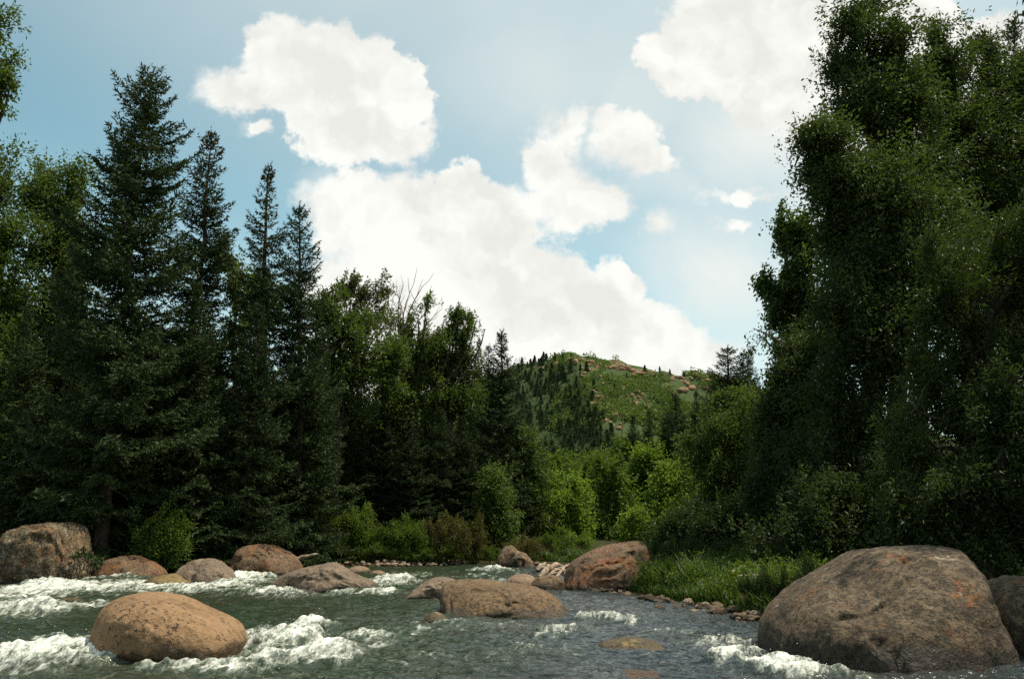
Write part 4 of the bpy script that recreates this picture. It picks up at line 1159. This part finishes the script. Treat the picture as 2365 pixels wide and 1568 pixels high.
# middle distance, in full sun
for k, (px, Y, L, mat, lab, n) in enumerate((
    (1215, 40, [(1205, 1010, 22, 30), (1228, 1020, 24, 36), (1210, 1070, 36, 50), (1235, 1110, 30, 60), (1200, 1150, 36, 60), (1225, 1210, 44, 50)], 'cotton', 'green poplar just right of the lone pointed fir\'s foot', 330),
    (1300, 42, [(1290, 1105, 24, 24), (1320, 1120, 30, 34), (1280, 1160, 40, 44), (1330, 1190, 36, 50), (1290, 1240, 50, 50)], 'bright', 'sunlit yellow-green poplar left of the small dark gap', 360),
    (1135, 36, [(1140, 1090, 24, 30), (1130, 1140, 34, 50), (1155, 1180, 30, 50), (1120, 1210, 44, 50), (1150, 1250, 50, 40)], 'cotton', 'leafy young tree among spruces on the far bank', 320),
    (1352, 50, [(1340, 1085, 16, 24), (1356, 1110, 22, 34), (1348, 1170, 26, 50), (1362, 1220, 26, 50)], 'shrub', 'narrow silvery-green tree behind the yellow-green poplar', 200),
    (1410, 44, [(1395, 1075, 24, 30), (1430, 1090, 26, 34), (1402, 1130, 30, 44), (1432, 1160, 24, 50), (1400, 1200, 34, 50), (1430, 1240, 34, 40)], 'shrub', 'mid-green poplar in the centre of the valley', 330),
    (1495, 50, [(1495, 1062, 36, 34), (1470, 1090, 26, 30), (1520, 1090, 28, 34), (1495, 1120, 44, 44), (1490, 1180, 40, 50), (1510, 1230, 40, 50)], 'bright', 'brightest rounded poplar high in the middle of the valley', 380),
    (1555, 36, [(1550, 1100, 34, 30), (1580, 1110, 28, 34), (1535, 1150, 44, 44), (1585, 1170, 34, 50), (1550, 1210, 56, 50), (1520, 1250, 36, 40), (1590, 1240, 30, 40)], 'bright', 'bright bushy poplar standing behind the big slanted boulder', 420),
    (1465, 36, [(1462, 1185, 18, 26), (1478, 1215, 24, 34), (1455, 1245, 26, 34), (1490, 1255, 24, 26)], 'bright', 'small lit sapling between two bright poplars', 180),
    (1706, 44, [(1672, 920, 22, 26), (1700, 935, 26, 34), (1725, 930, 20, 34), (1690, 990, 40, 50), (1722, 1000, 34, 50)], 'cotton', 'light green poplar crown below the tall open pine', 240),
    (1580, 70, [(1440, 1020, 34, 22), (1480, 1015, 30, 24), (1455, 1050, 50, 30), (1520, 1010, 26, 24)], 'shrub', 'green thicket at the hill\'s foot in the middle', 240),
    (1340, 80, [(1280, 1050, 40, 24), (1330, 1060, 44, 24), (1380, 1050, 40, 24), (1300, 1090, 60, 26)], 'shrub', 'low rounded thicket left of the valley centre', 240),
    (1650, 60, [(1640, 1000, 40, 30), (1600, 1040, 44, 34), (1680, 1050, 44, 34)], 'cotton', 'dull thicket under the far firs', 240))):
    broadleaf('poplar', lab, foot(px, Y), masses(Y, [(a, b + 4 + (22 if Y > 55 else 0), c * .92, d * .88) for a, b, c, d in L], 1.5, seed=k), mat, 60 + k, n, 40, 0.0042 * Y, 0.5, 0.0075 * Y, gap=0.05, r0=.003 * Y, shell=1.5)
# two dead firs standing in the gap
for (b, t, Y, lab) in ((1380, (1384, 975), 62, 'bare dead fir pole in the valley gap, the taller'), (1392, (1398, 990), 60, 'bare dead fir pole in the valley gap, the shorter'), (1436, (1437, 960), 70, 'dead fir pole below the rocky rib')):
    T = Tubes(); rr3 = np.random.RandomState(b)
    T.add(np.stack([np.zeros(6), np.zeros(6), np.linspace(0, 10, 6)], -1), np.linspace(.12, .03, 6), 6)
    root = empty('dead_fir', (0, 0, 0)); trk = obj('trunk', T.mesh('trunk'), M['bark'], root)
    W = Tubes()
    for j in range(46):
        h = rr3.uniform(3, 9.8); az = rr3.uniform(0, 6.28); l = 1.1 * (1 - h / 11) * rr3.uniform(.5, 1.2)
        W.add(np.array([[0, 0, h], [math.cos(az) * l, math.sin(az) * l, h - .2 * l]]), [.02, .008], 3)
    tag(obj('dead_boughs', W.mesh('dead_boughs'), M['bark'], trk), kind='stuff')
    root['H'] = 10.0
    stand(root, b, t, Y, lab)

# ------------------------------------------------------------------ shrubs along the banks
SHRUBS = {}
def shrub(kind, px, top, Y, half, label, group=None, seed=0):
    """A many-stemmed bush standing on the bank."""
    me_key = (kind, seed % 3)
    if me_key not in SHRUBS:
        r = np.random.RandomState(800 + len(SHRUBS))
        E = [(r.uniform(-.6, .6), r.uniform(-.5, .5), r.uniform(.35, .75), r.uniform(.25, .5), r.uniform(.25, .5), r.uniform(.2, .34)) for _ in range(7)] + [(0, 0, .35, .8, .6, .35)]
        root = broadleaf('shrub', 'x', (0, 0, -.05), E, kind, 70 + len(SHRUBS), 130, 34, 0.085, 0.36, 0.10, gap=0.1, r0=.02, shell=1.2, parts=('stems', 'foliage'))
        SHRUBS[me_key] = root
        o = root
    else:
        o = copy_tree(SHRUBS[me_key])
    b = at(px, 1290, Y); z0 = gz(b[0], Y)
    h = at(px, top, Y)[2] - z0
    o.location = (b[0], Y, z0); s = half / FOC * Y
    o.scale = (s, s, h); o.rotation_euler = (0, 0, random.uniform(0, 6.28))
    for k in ('label', 'group'):
        if k in o: del o[k]
    return tag(o, label, 'shrub', group)


broadleaf('shrub', 'sunlit willow shrub between the low boulders and the tallest spruce', foot(362, 25.7), masses(25.7, [
    (370, 1208, 26, 24), (345, 1235, 32, 28), (398, 1232, 26, 26), (365, 1262, 44, 30), (330, 1275, 30, 24), (400, 1280, 34, 24)], .6), 'shrub', 58, 240, 40, 0.095, 0.4, 0.17, gap=0.0, r0=.03, cat='shrub', parts=('stems', 'foliage'))
shrub('olive', 1040, 1190, 32.6, 60, 'olive-brown shrub in the far bank thicket', None, 0)
shrub('olive', 1096, 1200, 32.5, 56, 'rust-tinged shrub right of the olive-brown one', None, 1)
shrub('olive', 1216, 1236, 33, 46, 'yellowing shrub behind the jagged grey-brown boulder', None, 2)
shrub('olive', 1186, 1250, 34, 40, 'second yellowing shrub at the jagged boulder\'s left', None, 0)
shrub('shrub', 830, 1180, 33, 76, 'tall green bush in the far bank thicket', None, 1)
shrub('shrub', 900, 1200, 32.8, 60, 'green bush with a rounded top right of the tall one', None, 2)
shrub('shrub', 760, 1205, 32.6, 60, 'green bush left of the tall one', None, 0)
shrub('shrub', 960, 1215, 32.6, 56, 'green bush between the rounded and the olive-brown one', None, 1)
shrub('shrub', 1276, 1235, 35, 46, 'green bush at the foot of the yellow-green poplar', None, 2)
shrub('bright', 1310, 1215, 36, 40, 'light bush before the yellow-green poplar', None, 0)
shrub('bright', 1352, 1228, 36, 40, 'light bush left of the slanted boulder', None, 1)
rr = random.Random(31)
for k in range(16):
    px = 690 + k * 33 + rr.uniform(-10, 10)
    shrub('shrub', px, rr.uniform(1250, 1275), 32.0 + rr.uniform(0, .9), rr.uniform(30, 44), 'low green bush in the thicket edging the far gravel bar', 'low bushes of the far bank thicket', k)
for k in range(12):
    px = -10 + k * 50 + rr.uniform(-14, 14)
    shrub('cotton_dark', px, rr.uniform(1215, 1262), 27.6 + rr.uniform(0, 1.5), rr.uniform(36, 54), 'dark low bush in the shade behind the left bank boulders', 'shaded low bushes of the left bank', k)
for k in range(18):
    px = 1500 + k * 32 + rr.uniform(-14, 14)
    shrub('cotton_dark', px, rr.uniform(1225, 1262), 23.6 + rr.uniform(-1, 1.5) - (px - 1500) * .006, rr.uniform(36, 54), 'dark low bush along the top of the right bank', 'low bushes along the right bank', k)


for (px, top, Y, hw, lab) in ((1752, 1318, 15.6, 44, 'dark leafy bush at the stony waterline left of the huge boulder'), (1800, 1304, 15.0, 50, 'leafy bush leaning on the huge boulder\'s left shoulder'), (1850, 1292, 14.6, 50, 'leafy bush just behind the huge boulder\'s slope'),
                             (1700, 1300, 18.2, 44, 'small leafy bush at the back of the bright grass'), (1620, 1296, 19.5, 40, 'weedy bush in front of the low grey boulder'), (1540, 1300, 19.8, 34, 'weedy bush by the slanted boulder\'s right end')):
    shrub('cotton_dark' if px > 1730 else 'shrub', px, top, Y, hw, lab, None, int(px) % 3)

# ------------------------------------------------------------------ grass and herbs
def blades(name, label, pts, h, w, mat, seed, per=1, lean=0.55):
    r = np.random.RandomState(seed)
    n = len(pts)
    az = r.uniform(0, 6.28, n); H = h * r.uniform(.4, 1.3, n) * np.clip(0.85 + 0.9 * perlin(pts * np.array([1.3, 1.3, 0]) + seed), 0.35, 1.7); B = H * lean * r.uniform(.2, 1.3, n)
    d = np.stack([np.cos(az), np.sin(az), 0 * az], -1); s = np.stack([-np.sin(az), np.cos(az), 0 * az], -1) * (w * r.uniform(.6, 1.3, n))[:, None]
    up = np.array([0, 0, 1.0])
    p1 = pts + d * (B * .28)[:, None] + up * (H * .55)[:, None]
    p2 = pts + d * B[:, None] + up * (H * .92)[:, None]
    V = np.stack([pts - s * .6, pts + s * .6, p1 + s, p1 - s, p2], 1).reshape(-1, 3)
    q = np.arange(n)[:, None] * 5
    ti = np.repeat(np.clip(r.normal(size=n) * .25 + .5, 0, 1), 5)
    o = obj(name, mesh(name, V, [q + np.array([[0, 1, 2, 3]]), q + np.array([[3, 2, 4]])], False, {'tint': ti}), M[mat])
    return tag(o, label, 'grass', kind='stuff')


def scatter(n, x0, x1, y0, y1, seed, dmin, dmax, clump=0.5, keep=None):
    r = np.random.RandomState(seed); out = []
    while sum(map(len, out)) < n:
        x, y = r.uniform(x0, x1, 4 * n), r.uniform(y0, y1, 4 * n)
        d = bank_dist(x, y)
        ok = (d > dmin + 0.25 * r.rand(4 * n)) & (d < dmax)
        ok &= perlin(np.stack([x * 1.1, y * 1.1, x * 0 + seed], -1)) > -0.45 + clump * r.rand(4 * n)
        if keep is not None: ok &= keep(x, y)
        x, y = x[ok], y[ok]
        out.append(np.stack([x, y, ground_z(x, y)], -1))
        if len(x) == 0: break
    return np.concatenate(out)[:n]


blades('bank_grass', 'lush uneven grass spilling down the right bank above the cobbles', scatter(30000, 1.6, 6.6, 13.5, 22, 1, 0.5, 5.0, .7), 0.34, 0.011, 'grass', 1, lean=.8)
blades('bank_tussocks', 'taller arching tufts of grass standing over the right bank', scatter(5500, 1.7, 6.6, 13.8, 22, 12, 0.7, 5.0, 1.3), 0.62, 0.012, 'grass', 12, lean=.9)
pts = scatter(560, 1.8, 6.6, 13.8, 22, 13, 0.75, 5.0, 1.7)
hr = np.random.RandomState(77)
hv = np.repeat(pts, 3, 0) + np.stack([hr.normal(size=len(pts) * 3) * .10, hr.normal(size=len(pts) * 3) * .10, hr.uniform(.10, .46, len(pts) * 3) * np.repeat(hr.uniform(.6, 1.7, len(pts)), 3)], -1)
V, F, ti = leaf_cloud(hr, hv, 11, 0.09, 0.085, .45, 0.05, tint=np.clip(hr.normal(size=len(hv)) * .25 + .5, 0, 1))
tag(obj('bank_herbs', mesh('bank_herbs', V, F, False, {'tint': ti}), M['shrub']), 'broad-leaved herbs standing among the right bank grass', 'herbs', kind='stuff')
blades('far_grass', 'short green grass along the far bank and gravel bar', scatter(12000, -9, 3, 29, 35, 3, 1.5, 5, .6), 0.30, 0.022, 'grass', 3)
blades('left_grass', 'thin grass in the shade between the left bank boulders', scatter(7000, -16, -6, 23, 30, 4, 0.15, 4, .6), 0.30, 0.020, 'grass', 4)
blades('near_grass', 'dim grass behind the huge cracked boulder', scatter(9000, 4.0, 11, 11.5, 19, 5, 0.3, 6, .5), 0.40, 0.014, 'grass', 5)

# ------------------------------------------------------------------ trees, scrub and crags of the hill
fT, fW, (fV, fF, fti) = spruce_geo(71, 9.0, 2.0, tuft=0.75, step=0.42, whorl=0.62, nb=5, gaps=.05, width=.5)
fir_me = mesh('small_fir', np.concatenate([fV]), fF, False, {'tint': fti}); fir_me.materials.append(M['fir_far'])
rr = np.random.RandomState(17)


def on_hill(px, py):
    r = ray(px, py); t = np.arange(180, 420, 0.7) / r[1]
    P = np.array([0, 0, EYE]) + t[:, None] * r
    b = P[:, 2] < np.minimum(np.minimum(PL(P[:, 0], P[:, 1]), PR(P[:, 0], P[:, 1])), np.minimum(PB(P[:, 0], P[:, 1]), PB2(P[:, 0], P[:, 1])))
    if not b.any(): return None
    p = P[int(np.argmax(b))]
    return np.array([p[0], p[1], float(hill_z([p[0]], [p[1]])[0])])


ridge = [(1206, 852), (1218, 846), (1232, 838), (1248, 836), (1262, 826), (1490, 862), (1524, 858), (1548, 866), (1580, 872), (1604, 884), (1420, 905), (1448, 872)]
cnt = 0
def hill_fir(p, s, lab, grp=None):
    o = obj('small_fir', fir_me, None, None, tuple(p - np.array([0, 0, .4])))
    w = s * rr.uniform(1.0, 1.5); o.scale = (w, w, s); o.rotation_euler = (0, 0, rr.uniform(0, 6.28))
    return tag(o, lab, 'fir', grp)
for q in ridge:
    p = on_hill(q[0], q[1] + 9)
    if p is not None: hill_fir(p, rr.uniform(.26, .45), 'small fir standing on the skyline of the hill', 'firs on the skyline of the hill')
n = 0
while n < 262:
    px, py = rr.uniform(1190, 1440), rr.uniform(835, 1075)
    lim = np.interp(py, [820, 880, 960, 1010, 1080], [1300, 1340, 1380, 1400, 1470])
    if px > lim + rr.normal() * 14: continue
    p = on_hill(px, py)
    if p is None: continue
    hill_fir(p, rr.uniform(.28, .52), 'small dark fir in the wood on the hill\'s left flank', 'firs on the hill\'s left flank'); n += 1
# the rest of that wood
P = []
while len(P) < 1700:
    px, py = rr.uniform(1150, 1460), rr.uniform(850, 1085)
    lim = np.interp(py, [820, 880, 960, 1010, 1080], [1296, 1336, 1376, 1396, 1480])
    p = on_hill(px, py) if px < lim else None
    if p is not None: P.append(p)
P = np.array(P); tri = fF[rr.permutation(len(fF))[:60]]
v = fV[tri].reshape(-1, 3)
V = (v[None] * rr.uniform(.24, .42, (len(P), 1, 1)) + P[:, None, :]).reshape(-1, 3)
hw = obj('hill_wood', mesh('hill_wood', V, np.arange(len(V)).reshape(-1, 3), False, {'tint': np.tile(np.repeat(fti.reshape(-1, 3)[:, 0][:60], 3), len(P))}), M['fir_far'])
tag(hw, 'dark mass of firs between the single trees on the hill\'s left flank', 'wood', kind='stuff')
# scrub on the sunny flank
P = []
for _ in range(6500):
    px, py = rr.uniform(1270, 1720), rr.uniform(815, 1060)
    p = on_hill(px, py)
    if p is not None and perlin(np.array([[p[0] * .06, p[1] * .04, 3.3]]))[0] > -0.22 + .3 * rr.rand(): P.append(p)
P = np.array(P)
V, F, ti = leaf_cloud(rr, P + np.array([0, 0, .6]), 12, rr.uniform(.3, .75, len(P)), 0.85, .7, 0.0, tint=np.clip(.5 + .5 * perlin(P * .03) + rr.normal(size=len(P)) * .2, 0, 1))
hs = obj('hill_scrub', mesh('hill_scrub', V, F, False, {'tint': ti}), M['scrub'])
tag(hs, 'low green oak scrub covering the sunny flank of the hill', 'scrub', kind='stuff')
for k, (px, py, w, h) in enumerate(((1418, 848, 11, 9), (1436, 846, 13, 14), (1450, 856, 9, 12), (1462, 862, 12, 10), (1476, 868, 14, 9), (1330, 824, 14, 12), (1345, 828, 10, 9), (1362, 836, 12, 8), (1385, 846, 10, 7), (1352, 850, 12, 8), (1372, 862, 12, 6), (1330, 848, 10, 12),
                                   (1316, 838, 8, 12), (1560, 912, 12, 8), (1578, 905, 14, 9), (1600, 898, 12, 10), (1250, 858, 10, 9), (1236, 870, 9, 8), (1284, 848, 9, 9))):
    p = on_hill(px, py + h * .6)
    if p is None: continue
    o = bpy.data.objects.new('crag', STONES[k % 8]); COL.objects.link(o)
    s = p[1] / FOC
    o.location = tuple(p + np.array([0, 0.5, h * s * .35])); o.scale = (w * s, w * s * .9, h * s * 1.15); o.rotation_euler = (0, 0, k * 1.3)
    o.material_slots[0].link = 'OBJECT'; o.material_slots[0].material = M['crag']
    tag(o, 'tan rock crag jutting from the hill\'s crest', 'crag', 'crags along the crest of the hill')

# ------------------------------------------------------------------ the wood goes on beyond the right edge of the view
broadleaf('cottonwood', 'cottonwood standing beyond the right edge beside the huge cracked boulder', (11.9, 12.6, .2), [(x + 1.2, y, z, a, b, c) for x, y, z, a, b, c in [(9.7, 12.6, 3.4, 1.5, 1.5, 1.5), (10.6, 12.9, 5.6, 2.0, 1.9, 1.9), (9.9, 12.0, 7.6, 1.8, 1.8, 1.7), (11.4, 12.4, 4, 1.9, 1.8, 2.0), (9.6, 11.8, 10.2, 1.7, 1.7, 1.7), (10.8, 12.9, 11.6, 1.8, 1.8, 1.6), (10.2, 10.6, 8.2, 1.6, 1.5, 1.6)]],
          'cotton_dark', 91, 560, 52, 0.15, 0.42, 0.27, gap=0.05, r0=.24)

for k in range(210):
    if k % 2 == 0: px = rr.uniform(1300, 1640); py = np.interp(px, [1300, 1312, 1400, 1450, 1640], [828, 824, 846, 858, 894]) + 2 + abs(rr.normal()) * 7
    elif k % 4 == 1: t = rr.rand(); px = 1322 + 100 * t + rr.normal() * 10; py = 835 + 165 * t + rr.normal() * 8
    else: t = rr.rand(); px = 1385 + 130 * t + rr.normal() * 16; py = 900 + 75 * t + rr.normal() * 10
    p = on_hill(px, py)
    if p is None: continue
    o = bpy.data.objects.new('crag', STONES[k % 8]); COL.objects.link(o)
    w = rr.uniform(.45, 1.4)
    o.location = tuple(p + np.array([0, 0, w * .15])); o.scale = (w, w * rr.uniform(.6, 1.1), w * rr.uniform(.6, 1.3)); o.rotation_euler = (rr.uniform(-.4, .4), rr.uniform(-.4, .4), k * 1.7)
    o.material_slots[0].link = 'OBJECT'; o.material_slots[0].material = M['crag']
    tag(o, 'small tan outcrop among the scrub of the hill', 'crag', 'small outcrops on the hill')
